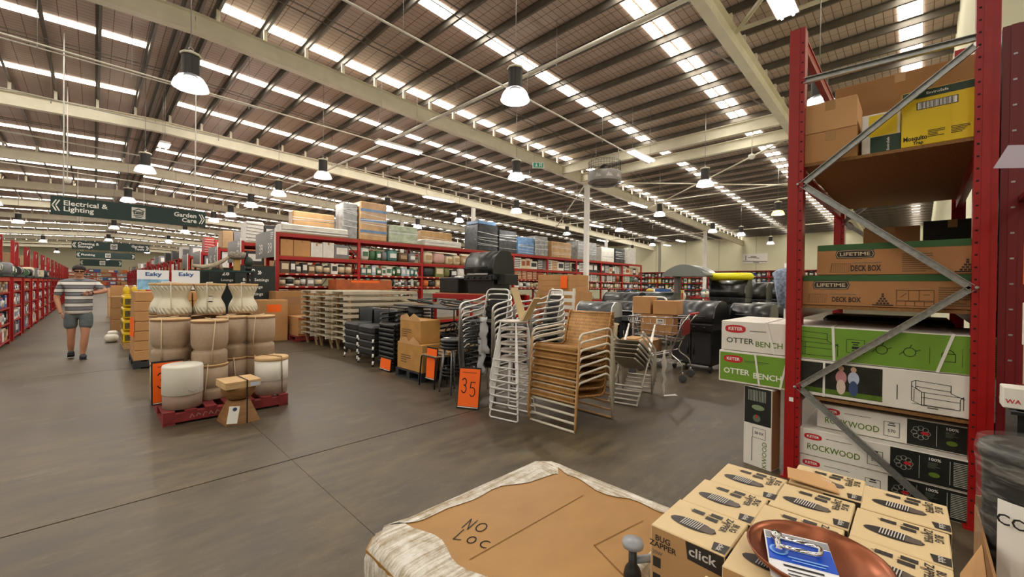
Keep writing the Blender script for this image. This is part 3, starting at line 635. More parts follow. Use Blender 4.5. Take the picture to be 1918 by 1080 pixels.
strokes(wp, 'carton_crease', (.0, .0, ZT - .004), X_, Y_, [[(-.30, .033), (.295, .015)], [(-.02, -.36), (.045, -.205), (.3, -.25)]], .004, M('crease_brown', '#7d5625', .8))
def hand(p, q): pass
gs = Vector((.86, -.5, 0)); gu = Vector((.5, .86, 0))
LET = {'N': [[(0, 0), (.1, 1), (.55, 0), (.7, 1)]], 'O': [arc(.35, .5, .42, 0, 360, 12)], 'L': [[(.1, 1), (0, 0), (.6, .1)]], 'C': [arc(.45, .45, .42, 60, 300, 10)]}
lines = []
for word, ox, oy in (('NO', -.012, .07), ('LOC', -.005, 0)):
    for i, ch in enumerate(word):
        for l in LET[ch]: lines.append([(ox + i * .048 + a * .042 * (.8 if ch == 'O' and word == 'LOC' else 1), oy + b * .062 * (.7 if word == 'LOC' and ch != 'L' else 1)) for a, b in l])
strokes(wp, 'handwriting', (-.272, .15, ZT - .004), (.36, -.933, 0), (.933, .36, 0), lines, .0045, INK)

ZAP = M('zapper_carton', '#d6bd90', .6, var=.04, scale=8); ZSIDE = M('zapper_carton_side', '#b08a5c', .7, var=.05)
ZB = M('zapper_print', '#2c2724', .5); ZG = M('zapper_print_grey', '#5b5049', .5); ZL = M('zapper_print_light', '#c9c4bd', .5)
bw, bd, bh = .199, .195, .2
def zapper(label, loc, rz=0):
    t = thing('bug_zapper_box', label, 'box', loc, rz, 'bug zapper boxes in the foreground pile')
    MB().cbox(-bw / 2, bw / 2, -bd / 2, bd / 2, 0, bh, .0025).build('carton_body', ZAP, t)
    top = (0, 0, bh); R_, U_ = NX, X_           # seen from the camera: right = -Y, up = +X
    pts = []
    for i in range(25):
        a = PI * i / 24; x = -.075 + .125 * i / 24; pts.append((x, .026 * math.sin(a) ** .45 * (1 if i < 20 else .92)))
    full = [(x, -.018 + y) for x, y in pts] + [(x, -.018 - y) for x, y in reversed(pts[1:-1])]
    disc(t, 'zapper_print', top, R_, U_, 0, 0, ZB, pts=full)
    disc(t, 'zapper_grille_print', (0, -.0, bh), R_, U_, 0, 0, ZG, pts=[(.012, -.036), (.042, -.033), (.046, -.018), (.042, -.003), (.012, 0)], off=.0022)
    strokes(t, 'zapper_grille_print', top, R_, U_, [[(-.04 + .006 * k, -.037), (-.037 + .006 * k, .001)] for k in range(9)], .0024, ZL, off=.004)
    rects(t, 'icon', top, R_, U_, [(-.025, .06, .034, .02), (.022, .072, .032, .019), (.017, .046, .032, .019)], ZB)
    rects(t, 'fine_print', top, R_, U_, [(-.042, .062, .014, .003), (-.04, .056, .01, .003), (.006, .066, .01, .003), (.004, .05, .012, .003), (.045, .055, .008, .01)], M('tan_print', '#8a7350', .7))
    text('BUG\nZAPPER', t, (.045, -.066, bh), (-1, 0, 0), NX, .024, ZB, bold=.02)
    disc(t, 'brand_patch', top, R_, U_, 0, 0, ZB, pts=[(.064, -.096), (.096, -.096), (.096, -.052), (.058, -.058)])
    text('click', t, (-.076, -.078, bh), (-1, 0, 0), NX, .018, ZL, width=.034, bold=.02, off=.003)
    # front face
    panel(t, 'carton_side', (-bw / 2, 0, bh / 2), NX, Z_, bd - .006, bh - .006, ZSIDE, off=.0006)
    f = (-bw / 2, 0, 0)
    text('BUG\nZAPPER', t, (-bw / 2, .062, bh - .04), NX, Z_, .022, ZB, bold=.02, align='CENTER'); text('20W', t, (-bw / 2, .077, bh - .072), NX, Z_, .014, GPRINT)
    disc(t, 'brand_patch', f, NX, Z_, 0, 0, ZB, pts=[(.0, bh - .004), (.096, bh - .004), (.096, bh - .055), (.006, bh - .05)]); text('click', t, (-bw / 2, -.043, bh - .026), NX, Z_, .034, ZL, width=.07, bold=.02, off=.003)
    rects(t, 'icon', f, NX, Z_, [(-.078, bh - .098, .022, .028), (-.078, bh - .14, .022, .02)], ZB); rects(t, 'icon', f, NX, Z_, [(.0, bh - .13, .05, .03)], ZB)
    # end face (looks along -Y)
    e = (0, -bd / 2, 0); disc(t, 'brand_patch', e, X_, Z_, 0, 0, ZB, pts=[(-.098, bh - .004), (-.04, bh - .004), (-.045, bh - .055), (-.098, bh - .05)])
    return t
zlab = 'bug zapper box in the foreground pile, '
zs = [((1.21, .435, .6), 'left column nearest, its front face showing'), ((1.411, .43, .6), 'left column, second from the front'), ((1.611, .415, .6), 'left column, farthest toward the red rack'),
      ((1.17, .235, .6), 'middle column nearest, copper bowl resting on it'), ((1.371, .235, .6), 'second of the middle column, under the bowl rim'), ((1.578, .23, .6), 'middle column, third from the front'), ((1.80, .22, .6), 'farthest of the middle column, torn cardboard on it'),
      ((1.352, .032, .6), 'right column nearest, beside the bowl'), ((1.556, .03, .6), 'right column, second from the front'), ((1.765, .025, .6), 'right column, farthest toward the storage cartons'),
      ((.945, .262, .575), 'lower front one cut by the picture edge')]
z0 = zapper(zlab + zs[0][1], zs[0][0], 0); KM = kidmap()
rr = random.Random(5)
for p, l in zs[1:]: dup_k(z0, KM, p, rr.uniform(-.02, .02), zlab + l)
# boxes underneath the visible layer
for k, (zx, zy) in enumerate([(x, y) for y in (.435, .233, .03) for x in (1.21, 1.411, 1.611, 1.80)] + [(.945, .262)]):
    if zx > 1.7 and zy > .4: continue
for i, (x0, x1, y0, y1, zt, lab) in enumerate(((1.112, 1.905, -.075, .535, .598, 'brown outer carton under the bug zapper boxes'), (.84, 1.05, .16, .362, .573, 'brown carton under the lowest bug zapper box'))):
    t = thing('outer_carton', lab, 'box', ((x0 + x1) / 2, (y0 + y1) / 2, 0)); a, b = (x1 - x0) / 2, (y1 - y0) / 2
    MB().cbox(-a, a, -b, b, 0, zt, .004).build('carton_body', CARD3, t); MB().box(-a, a, -.02, .02, zt - .0006, zt + .0008).build('packing_tape', TAPE, t)
# loose pieces on the pile
COPPER = M('copper', '#8a5138', .33, .85, var=.12, scale=12, bump=.05)
bw_ = thing('copper_bowl', 'hammered copper bowl holding a blister card on the bug zapper boxes', 'bowl', (1.20, .165, .803))
prof = [(0, .0), (.07, .002), (.11, .012), (.135, .03), (.142, .042), (.144, .043), (.139, .031), (.112, .009), (.07, -.002 + .003), (0, .004)]
MB().lathe([(0, 0), (.07, 0), (.11, .011), (.136, .03), (.143, .043)] + [(.139, .044), (.132, .032), (.108, .0145), (.07, .004), (0, .004)], 40).build('bowl', COPPER, bw_)
bl = thing('blister_card', 'blue and white hardware card with a steel shackle lying in the copper bowl', 'blister card', (1.175, .19, .824), math.radians(0))
R_, U_ = Vector((.10, -.99, 0)).normalized(), Vector((.99, .10, 0)).normalized()
MB().bar((-.06, 0, 0), (.075, 0, 0.004), .105, .0015).build('card', M('white_card', '#e8e8ea', .4), bl)
bl.rotation_euler = (0, math.radians(-3), math.radians(18)); bl.scale = (1.3, 1.3, 1.3)
MB().box(-.012, .052, -.052, .05, .002, .004).build('blue_panel', M('blue_print', '#1450c8', .35), bl); MB().box(.052, .072, -.052, .05, .004, .005).build('grey_header', M('grey_header', '#8d9094', .4), bl)
disc(bl, 'round_emblem', (.015, .033, .0045), NX, X_, .015, .015, M('pale_blue_print', '#7fb0ee', .4)); disc(bl, 'round_emblem', (.015, .033, .005), NX, X_, .011, .011, M('blue_print2', '#2f6fdc', .4))
rects(bl, 'fine_print', (-.035, 0, .0012), NX, X_, [(0, .012, .06, .005), (.01, 0, .07, .003), (0, -.01, .05, .003)], INK); rects(bl, 'fine_print', (.0, -.01, .0042), NX, X_, [(0, 0, .06, .004), (0, -.008, .05, .003)], M('pale_blue_print'))
mb = MB().tube([(.024 + .016 * math.cos(a), -.004 + .034 * math.sin(a) - .004, .016) for a in [PI * (.5 + i / 10) - PI for i in range(11)]], .0042, 8); mb.tube([(.024, .03, .016), (.024, .03, .016)], .004, 6) if False else None
mb = MB().tube(rnd_path([(.012, .034, .014), (.012, -.03, .014), (.038, -.036, .014), (.040, .034, .014)], .014, 5), .0045, 8).tube([(.004, .034, .014), (.05, .034, .014)], .0055, 8).lathe([(.009, .006), (.009, .02), (0, .021)], 8, .046, .034)
mb.build('steel_shackle', M('chrome', '#d5d5d8', .12, 1), bl)
tc = MB().prism([(-.09, -.06), (.085, -.085), (.075, .05), (-.05, .075)], 'z', 0, .004).build('cardboard_offcut', CARD2, None, (1.76, .265, .806), .3); tc.rotation_euler = (math.radians(6), math.radians(4), .4); tag(tc, 'torn flat cardboard offcut on the farthest middle bug zapper box', 'cardboard')
tap = thing('adjustable_clamp', 'black and grey knobbed clamp standing beside the bug zapper box, cut by the bottom edge', 'clamp', (1.135, .60, .60))
MB().lathe([(.026, .0), (.026, .012), (.022, .03), (.012, .045), (.012, .09)], 18).build('body', BLACK, tap); MB().lathe([(.02, .09), (.03, .096), (.032, .104), (.03, .112), (0, .115)], 22).build('knob', M('grey_plastic', '#8f9298', .4), tap)
MB().tube([(.01, 0, .05), (.055, -.055, .062)], .011, 10).build('side_arm', M('grey_plastic'), tap); MB().tube([(.055, -.055, .062), (.07, -.072, .066)], .016, 10).build('side_cap', BLACK, tap)
# ------------------------------------------------------------------ pallet of planters by the main aisle
def pallet(label, x0, y0, sx=1.165, sy=1.165, mat=REDD, writing=None, group=None):
    t = thing('pallet', label, 'pallet', (x0, y0, 0), 0, group)
    for k in range(3): MB().cbox(0, sx, k * (sy - .09) / 2, k * (sy - .09) / 2 + .09, .02, .115, .004).build('bearer', mat, t)
    for k in range(7): MB().box(k * (sx - .1) / 6, k * (sx - .1) / 6 + .1, 0, sy, .115, .137).build('deck_board', mat, t)
    for k in range(3): MB().box(k * (sx - .1) / 2, k * (sx - .1) / 2 + .1, 0, sy, 0, .02).build('bottom_board', mat, t)
    if writing: strokes(t, 'worn_stencil', (.42, 0, .068), X_, Z_, [[(-.2 + .055 * k, -.018 + .01 * (k % 2)), (-.185 + .055 * k, .02), (-.165 + .055 * k, -.012 + .012 * (k % 3))] for k in range(8)], .007, M('chalky_stencil', '#a8807c', .9))
    return t
pallet('worn red pallet carrying the planters at the aisle corner', .49, 5.42, writing='LOSCAM')
TAUPE = M('taupe_terrazzo', '#a38d76', .7, var=.06, scale=30, bump=.03); POTW = M('matt_white_fibrecement', '#dcd8cd', .65, var=.03, scale=6); TAUPE2 = M('dark_taupe', '#8c7565', .7, var=.06, scale=20)
LIDC = M('tan_card_lid', '#c8a678', .8, var=.08); EDGE = M('brown_card_edge', '#8d6a49', .8)
def mk_rib():
    m = M('ribbed_cream_glaze', '#dcd6c2', .5); nt, N, L, b = nodes(m); s = sep(nt, coords(nt)); a = mth(nt, 'ARCTAN2', s[1], s[0])
    w = mth(nt, 'SINE', mth(nt, 'ADD', mth(nt, 'MULTIPLY', a, 22), mth(nt, 'MULTIPLY', s[2], 95)))
    band = mth(nt, 'GREATER_THAN', mth(nt, 'ABSOLUTE', mth(nt, 'SUBTRACT', s[2], .2)), .105)
    h = mth(nt, 'MULTIPLY', w, band); bumpto(nt, b, h, .8, .008); L.new(mixc(nt, mth(nt, 'MULTIPLY', ramp01(nt, h, -1, -.2), -1), '#dcd6c2', '#dcd6c2'), b.inputs['Base Color'])
    return m
RIB = mk_rib()
def strapping(t, r, h, a, tw=.05, mat=None):
    p = [(r * 1.0 * math.cos(a), r * math.sin(a), h + .008), (r * 1.03 * math.cos(a + tw), r * 1.03 * math.sin(a + tw), h * .55), (r * 1.02 * math.cos(a + 2 * tw), r * 1.02 * math.sin(a + 2 * tw), .02)]
    q = [(-r * .9 * math.cos(a), -r * .9 * math.sin(a), h + .009)]
    MB().tube(q + p, .006, 5).build('strap', mat or M('cream_strap', '#d9c7a4', .5), t)
def drum_pot(label, x, y, z, h=.47, r=.18, top=True):
    t = thing('drum_planter', label, 'planter', (x, y, z), 0, 'taupe drum planters on the pallet')
    MB().lathe([(r * .93, 0), (r * .96, .01), (r * .965, h * .2), (r * .95, h * .27), (r * .80, h * .31), (r * .80, h * .325), (r * .92, h * .37), (r * .985, h * .45), (r, h * .55), (r, h - .03)], 36).build('pot', TAUPE, t)
    MB().lathe([(r * 1.0, h - .03), (r * 1.01, h - .03), (r * 1.01, h - .006), (r * .97, h - .001), (0, h)], 36, mi=0).build('card_lid', LIDC, t)
    MB().lathe([(r * 1.012, h - .032), (r * 1.018, h - .03), (r * 1.018, h - .012), (r * 1.012, h - .01)], 36).build('lid_edge', EDGE, t)
    strapping(t, r, h, math.radians(random.uniform(235, 300)), random.uniform(-.12, .12)); return t
for lab, x, y, z, h in (('taupe drum planter, lower one at the front centre of the pallet', .945, 5.85, .137, .40), ('taupe drum planter strapped on top at the front centre of the pallet', .945, 5.85, .54, .50),
                        ('taupe drum planter at the left of the pallet behind the orange price card', .615, 6.07, .137, .43), ('taupe drum planter stacked at the left of the pallet', .615, 6.07, .57, .49),
                        ('taupe drum planter, lower one at the right of the pallet', 1.535, 6.16, .137, .40), ('taupe drum planter stacked at the right of the pallet', 1.535, 6.16, .54, .505),
                        ('taupe drum planter, lower one between centre and right columns', 1.24, 6.21, .137, .40), ('taupe drum planter stacked between the centre and right columns', 1.24, 6.21, .54, .51)):
    drum_pot(lab, x, y, z, h, .178 if x < 1 else .172)
for lab, x, y in (('taupe drum planter at the back left under an hourglass planter', .69, 6.44), ('taupe drum planter at the back centre under an hourglass planter', 1.03, 6.56), ('taupe drum planter at the back right under an hourglass planter', 1.40, 6.55)):
    drum_pot(lab, x, y, .137, .91, .165)
def hourglass(label, x, y, z):
    t = thing('hourglass_planter', label, 'planter', (x, y, z), 0, 'cream hourglass planters')
    h = .395; r = .168
    prof = [(r * f, .02 + (h - .05) * z_) for z_, f in ((0, .98), (.1, 1.0), (.2, .985), (.3, .93), (.4, .84), (.48, .75), (.54, .71), (.6, .72), (.7, .79), (.8, .88), (.9, .96), (1, 1.0))]
    MB().lathe(prof, 40).build('pot', RIB, t); MB().lathe([(r * .99, 0), (r, .004), (r, .022), (0, .022)], 36).build('card_base', EDGE, t)
    MB().lathe([(r * 1.0, h - .034), (r * 1.02, h - .032), (r * 1.02, h - .006), (0, h)], 36).build('card_lid', LIDC, t)
    strapping(t, r, h, math.radians(250), .03, M('clear_strap', '#d9d4c4', .3)); return t
hourglass('cream hourglass planter, leftmost of the top row', .69, 6.42, 1.065); t = hourglass('cream hourglass planter with a small label, middle of the top row', 1.035, 6.42, 1.065); hourglass('cream hourglass planter, rightmost of the top row', 1.41, 6.47, 1.065)
panel(t, 'small_label', (-.02, -.15, .2), X_, Z_, .035, .08, WPRINT); rects(t, 'small_label_bars', (-.02, -.152, .2), X_, Z_, [(0, .034, .04, .008), (0, -.034, .05, .01)], INK)
hourglass('cream hourglass planter half hidden behind the leftmost one', .645, 6.80, 1.065); drum_pot('taupe drum planter hidden behind the left column', .645, 6.80, 0, 1.06, .165)
t = thing('oval_planter', 'white over taupe oval planter at the front left of the pallet', 'planter', (.675, 5.64, .138)); 
MB().lathe([(.165, 0), (.17, .004), (.172, .145)], 40, sy=1.15).build('base', TAUPE2, t); MB().lathe([(.174, .146), (.178, .15), (.178, .43), (.172, .445), (.15, .452), (0, .452)], 40, sy=1.15).build('upper_body', POTW, t)
MB().tube([(.02, -.206, .2), (.06, -.204, .178), (.1, -.19, .19)], .003, 5).build('scratch_mark', M('grey_plastic', '#8f9298'), t)
t = thing('round_planter', 'white over taupe round planter at the right end of the pallet', 'planter', (1.53, 5.63, .138))
MB().lathe([(.165, 0), (.168, .004), (.17, .165)], 36).build('base', TAUPE2, t); MB().lathe([(.173, .166), (.177, .17), (.177, .40)], 36).build('upper_body', POTW, t); MB().lathe([(.178, .40), (.182, .402), (.182, .435), (.17, .44), (0, .445)], 36).build('card_lid', LIDC, t)
MB().lathe([(.1785, .03), (.179, .17)], 36).build('film_wrap', FILM, t); strapping(t, .18, .44, math.radians(290), .02, EDGE)
t = thing('pedestal_planter', 'brown pedestal bowl planter with a hanging white tag in front of the pallet', 'planter', (1.09, 5.17, 0), .08)
WOODP = M('brown_woodgrain_planter', '#8a6238', .55, var=.25, scale=5, stretch=(1, 1, 6))
MB().add([(a * w, b * w, z) for z, w in ((0, .155), (.03, .15), (.22, .085), (.23, .085)) for a, b in ((-1, -1), (1, -1), (1, 1), (-1, 1))], [(i * 4 + j, i * 4 + (j + 1) % 4, i * 4 + 4 + (j + 1) % 4, i * 4 + 4 + j) for i in range(3) for j in range(4)] + [(3, 2, 1, 0), (12, 13, 14, 15)]).build('pedestal', WOODP, t)
MB().lathe([(.06, .23), (.115, .25), (.15, .30), (.16, .36), (.16, .37)], 32).build('bowl', WOODP, t); MB().cbox(-.165, .165, -.16, .16, .37, .42, .004).cbox(-.165, .165, -.16, .16, .421, .445, .003).build('card_lid', LIDC, t)
MB().bar((.03, -.168, .0), (.03, -.168, .45), .012, .004, up=(0, 1, 0)).bar((.03, -.168, .45), (.03, .165, .45), .012, .004).build('strap', BLACK, t)
MB().bar((-.085, -.175, .20), (-.115, -.19, .0 + .03), .095, .003, up=(0, 1, 0)).build('tag', WPRINT, t); disc(t, 'tag_print', (-.085, -.178, .17), X_, Z_, .02, .02, M('navy_print', '#3b4a6e', .5), off=.004); panel(t, 'lid_label', (.105, -.16, .40), X_, Z_, .09, .04, M('pale_label', '#c3cbe0', .5))
def price_card(label, loc, w, h, txt, rz, tilt, frame=True, size=None):
    t = thing('price_card', label, 'price sign', loc, rz); t.rotation_euler = (tilt, 0, rz)
    MB().box(-w / 2, w / 2, 0, .006, 0, h).build('card', ORANGE, t)
    if frame: MB().box(-w / 2 - .012, w / 2 + .012, .006, .016, -.025, h + .02).box(-w / 2 - .012, w / 2 + .012, -.004, .01, -.025, .0).build('frame', BLACK, t); MB().box(-w / 2, w / 2, -.006, -.003, -.012, -.004).build('label_strip', WPRINT, t)
    if txt:
        L7 = {'3': [arc(.35, .74, .26, 150, -80, 8), arc(.35, .27, .28, 90, -150, 8)], '5': [[(.65, 1), (.15, 1), (.1, .6)], arc(.35, .33, .32, 110, -140, 8)], '0': [arc(.35, .5, .36, 0, 360, 14)]}
        ln = []
        for i, ch in enumerate(txt):
            for l in L7[ch]: ln.append([((i - len(txt) / 2) * w * .42 + a * w * .4 + .01, (b - .5) * h * .38 + (.03 if i == 0 else -.01)) for a, b in l])
        strokes(t, 'handwritten_price', (0, 0, h * .48), X_, Z_, ln, .011, INK); rects(t, 'fine_print', (0, 0, h * .9), X_, Z_, [(0, 0, w * .7, .012)], M('dark_orange_print', '#b5480a', .6))
    return t
price_card('orange handwritten price card leaning on the left planters', (.575, 5.83, .17), .26, .42, '30', .12, -.05)
# ------------------------------------------------------------------ pallets down the aisle
LAY = ['bottom layer', 'second layer up', 'third layer up', 'fourth layer up', 'fifth layer up', 'sixth layer up', 'seventh layer up']
def flat_cartons(label, xs, ys, z0, n, h, mat, base_lab, only=None):
    protos = {}
    for ix, (xa, xb) in enumerate(xs):
        for iy, (ya, yb) in enumerate(ys):
            me = None
            for k in range(n):
                if only and not only(ix, iy, k): continue
                key = (round(xb - xa, 3), round(yb - ya, 3))
                if key not in protos:
                    a, b = (xb - xa) / 2 - .006, (yb - ya) / 2 - .006
                    protos[key] = (MB().cbox(-a, a, -b, b, 0, h - .006, .006).mesh('flat_carton', mat), MB().box(-a - .001, a + .001, -.025, .025, h - .0065, h - .005).box(-a - .001, -a, -.025, .025, h - .06, h - .006).mesh('packing_tape', TAPE))
                t = thing('flat_carton', '%s, %s, %s' % (label, LAY[k], ['front', 'rear', 'third'][iy] + ' ' + ['left', 'inner', 'right'][ix] + ' pile'), 'box', ((xa + xb) / 2 + random.uniform(-.01, .01), (ya + yb) / 2 + random.uniform(-.01, .01), z0 + k * h), 0, base_lab)
                obj('carton_body', protos[key][0], t); obj('packing_tape', protos[key][1], t)
pallet('dark pallet under the brown flat cartons beside the aisle', .46, 9.32, mat=M('black_pallet_plastic', '#26282c', .6))
flat_cartons('flat brown carton beside the aisle', [(.47, .86), (.86, 1.25), (1.25, 1.62)], [(9.33, 9.9), (9.9, 10.47)], .138, 7, .166, CARD, 'flat brown cartons beside the aisle', lambda ix, iy, k: ix == 0 or k > 4)
ESK = M('pale_blue_header', '#d5dde4', .45); ESB = M('esky_blue', '#27508e', .45)
for i, (x0, x1, z0, z1, lab) in enumerate(((.56, 1.02, 1.32, 1.69, 'pale blue header card on the flat cartons, left of the pair'), (1.06, 1.50, 1.32, 1.70, 'pale grey header card on the flat cartons, right of the pair'))):
    t = thing('header_card', lab, 'sign', (x0, 10.35, z0)); w = x1 - x0; h = z1 - z0
    MB().box(0, w, 0, .01, 0, h).build('board', ESK, t)
    if i == 0: panel(t, 'blue_print', (w / 2, 0, .1), X_, Z_, w - .01, .19, M('ice_blue_print', '#7fb1d6', .4, var=.4, scale=9))
    text('Esky', t, (w / 2, 0, h - .08), X_, Z_, .1, ESB, width=.24, bold=.03, off=.003)
price_card('orange price card on the side of the flat cartons', (.44, 9.36, .55), .12, .32, None, -PI / 2 + .3, 0, False)
# yellow and red goods further down
YT = M('yellow_tub', '#d8b516', .4, var=.15, scale=12)
pallet('timber pallet under the yellow tubs beside the aisle', .45, 12.2, mat=TIMBER)
tubm = None
for k in range(4):
    for j in range(4):
        t = thing('yellow_tub', 'yellow labelled tub in the aisle stack, %s, %s row' % (LAY[k], ('front', 'second', 'third', 'rear')[j]), 'tub', (.56, 12.34 + j * .27, .138 + k * .262), 0, 'yellow tubs beside the aisle')
        if tubm is None: tubm = (MB().cbox(-.12, .12, -.125, .125, 0, .225, .02).lathe([(.05, .225), (.05, .25), (0, .252)], 12, -.04).mesh('tub', YT), MB().box(-.1215, -.12, -.09, .09, .04, .17).box(-.09, .09, -.1265, -.125, .04, .17).mesh('label_band', M('tub_label', '#5a4f23', .5, var=.6, scale=20)))
        obj('tub', tubm[0], t); obj('label_band', tubm[1], t)
flat_cartons('brown carton behind the yellow tubs', [(.7, 1.1), (1.1, 1.5)], [(12.25, 12.8), (12.8, 13.35)], .138, 4, .26, CARD3, 'brown cartons behind the yellow tubs', lambda ix, iy, k: True)
for k in range(6):
    m = (YT, YT, YT, LOGO, YT, LOGO)[k]
    t = thing('detergent_bottle', '%s bottle standing on top of the yellow tubs, %s from the aisle' % ('red' if m is LOGO else 'yellow', ('first', 'second', 'third', 'fourth', 'fifth', 'sixth')[k]), 'bottle', (.5 + .13 * k, 12.38 + .02 * (k % 2), 1.188), 0, 'bottles on the yellow tubs')
    MB().lathe([(.05, 0), (.058, .02), (.058, .12), (.03, .16), (.02, .17)], 14).build('bottle', m, t); MB().lathe([(.022, .17), (.024, .175), (.022, .2), (0, .202)], 10).build('cap', WPRINT, t)
def tier(label, group, x0, x1, y0, y1, z0, n, h, mat):
    flat_cartons(label, [(x0, x1)], [(y0, y1)], z0, n, h, mat, group)
tier('brown carton on the floor past the man', 'cartons past the man', .35, .9, 17.0, 17.7, 0, 3, .34, CARD3)
tier('dark carton past the yellow tubs', 'dark cartons past the yellow tubs', .5, 1.4, 14.4, 15.4, 0, 3, .3, CARD3)
tier('brown carton far down the aisle', 'cartons far down the aisle', .4, 1.3, 20, 21, 0, 4, .33, CARD); tier('yellowish carton far down the aisle', 'yellowish cartons far down the aisle', .4, 1.3, 23.5, 24.5, 0, 3, .4, CARD2)
bag = thing('white_sack', 'white sack slumped on the floor beside the aisle', 'sack', (.3, 13.9, 0)); MB().ball((0, 0, .1), .13, .2, .1, 14, 8, p=.7).build('sack', POTW, bag); MB().ball((.02, .05, .21), .1, .14, .06, 12, 6, p=.7).build('sack_fold', POTW, bag)

# ------------------------------------------------------------------ the man walking
def skinned(name, verts, edges, mat, parent, sub=2, root=0):
    me = bpy.data.meshes.new(name); me.from_pydata([v[0] for v in verts], edges, []); o = bpy.data.objects.new(name, me); C.objects.link(o)
    o.modifiers.new('s', 'SKIN'); d = me.skin_vertices[0].data
    for i, v in enumerate(verts):
        r = v[1]; d[i].radius = r if isinstance(r, tuple) else (r, r); d[i].use_root = (i == root)
    o.modifiers['s'].use_smooth_shade = True
    ss = o.modifiers.new('u', 'SUBSURF'); ss.levels = sub; ss.render_levels = sub
    dg = bpy.context.evaluated_depsgraph_get(); m2 = bpy.data.meshes.new_from_object(o.evaluated_get(dg)); bpy.data.objects.remove(o)
    m2.materials.clear(); m2.materials.append(mat); m2.polygons.foreach_set('use_smooth', [True] * len(m2.polygons)); m2.name = name
    return m2
SKINM = M('skin', '#b98467', .5, var=.06, scale=10)
# local frame: faces -Y, x to his left (picture right)
man = thing('person', 'man in a striped polo shirt and grey shorts walking up the aisle, one arm raised', 'person', (-.2, 11.35, 0), math.radians(3))
V = [((0, 0, .95), (.12, .10)), ((0, .01, 1.12), (.13, .11)), ((0, .01, 1.30), (.15, .11)), ((0, .02, 1.44), (.12, .085)), ((0, .0, 1.52), .062), ((0, -.02, 1.58), .066), ((0, -.03, 1.64), (.078, .092)), ((0, -.02, 1.70), (.07, .082)),
     # right arm (picture left), hanging
     ((-.21, .01, 1.41), .062), ((-.29, .02, 1.16), .047), ((-.245, -.06, .93), .033), ((-.225, -.075, .86), (.028, .04)),
     # left arm raised forward, forearm across the chest
     ((.21, .0, 1.41), .062), ((.36, -.10, 1.28), .048), ((.18, -.27, 1.245), .034), ((.12, -.29, 1.235), (.03, .038)),
     # right leg (back), left leg (front)
     ((-.10, .01, .88), .108), ((-.10, .03, .50), .064), ((-.10, .05, .42), .058), ((-.10, .10, .27), .058), ((-.10, .16, .10), .038), ((-.10, .14, .05), .036),
     ((.09, -.02, .88), .108), ((.08, -.10, .50), .064), ((.075, -.11, .42), .058), ((.06, -.10, .27), .06), ((.05, -.09, .10), .038), ((.05, -.11, .05), .036)]
E = [(0, 1), (1, 2), (2, 3), (3, 4), (4, 5), (5, 6), (6, 7), (3, 8), (8, 9), (9, 10), (10, 11), (3, 12), (12, 13), (13, 14), (14, 15), (0, 16), (16, 17), (17, 18), (18, 19), (19, 20), (20, 21), (0, 22), (22, 23), (23, 24), (24, 25), (25, 26), (26, 27)]
bm_body = skinned('body', V, E, SKINM, man)
bm = bmesh.new(); bm.from_mesh(bm_body)
def finger(pts, r):
    mb = MB().tube(pts, [r, r, r * .9, r * .75][:len(pts)], 6); me = mb.mesh('f', SKINM); bm.from_mesh(me); bpy.data.meshes.remove(me)
for k in range(4):      # hanging hand, slightly curled
    o_ = (-.225 + .0, -.105 + .022 * k, .84); L_ = (.03, .034, .033, .027)[k]
    finger([o_, (o_[0] + .004, o_[1] - .004, o_[2] - L_), (o_[0] + .014, o_[1] - .004, o_[2] - L_ * 1.75), (o_[0] + .028, o_[1], o_[2] - L_ * 2.25)], .0085)
finger([(-.222, -.11, .875), (-.212, -.135, .85), (-.204, -.14, .825)], .0095)
for k in range(4):      # raised hand pointing inward
    L_ = (.03, .034, .033, .027)[k]; z = 1.262 - .019 * k
    finger([(.105, -.29, z), (.105 - L_, -.298, z - .003), (.105 - L_ * 1.8, -.293, z - .01), (.105 - L_ * 2.3, -.28, z - .016)], .0085)
finger([(.13, -.30, 1.262), (.10, -.315, 1.28), (.08, -.318, 1.278)], .0095)
h_ = MB().ball((0, -.112, 1.628), .013, .018, .02, 8, 6).ball((-.076, -.02, 1.635), .012, .02, .03, 8, 6).ball((.076, -.02, 1.635), .012, .02, .03, 8, 6).ball((0, -.085, 1.575), .04, .03, .028, 10, 6).mesh('h', SKINM); bm.from_mesh(h_)
for f in bm.faces: f.smooth = True
me = bpy.data.meshes.new('body'); bm.to_mesh(me); bm.free(); me.materials.append(SKINM); obj('body', me, man)
MB().ball((-.03, -.103, 1.648), .011, .006, .007, 8, 6).ball((.03, -.103, 1.648), .011, .006, .007, 8, 6).build('eyes', WPRINT, man); MB().box(-.026, .026, -.117, -.11, 1.587, 1.593).build('mouth', M('lip', '#8d4f45', .5), man)
MB().box(-.07, -.008, -.122, -.114, 1.634, 1.662).box(.008, .07, -.122, -.114, 1.634, 1.662).box(-.01, .01, -.122, -.117, 1.654, 1.66).box(-.082, -.078, -.118, -.0, 1.654, 1.66).box(.078, .082, -.118, -.0, 1.654, 1.66).build('glasses', M('dark_lens', '#2a2320', .15), man)
hm = MB().ball((0, .0, 1.70), .093, .103, .075, 18, 10); hv = [(x, y, z - .03 * max(0, -(y + .02) * 8) + (0.02 if y < -.06 else 0)) for x, y, z in hm.v]; hm.v = [(x, y, max(z, 1.665 if y < -.04 else 1.585 + .0 * y)) for x, y, z in hv]; hm.build('hair', M('dark_hair', '#2b231f', .75, var=.3, scale=60), man)
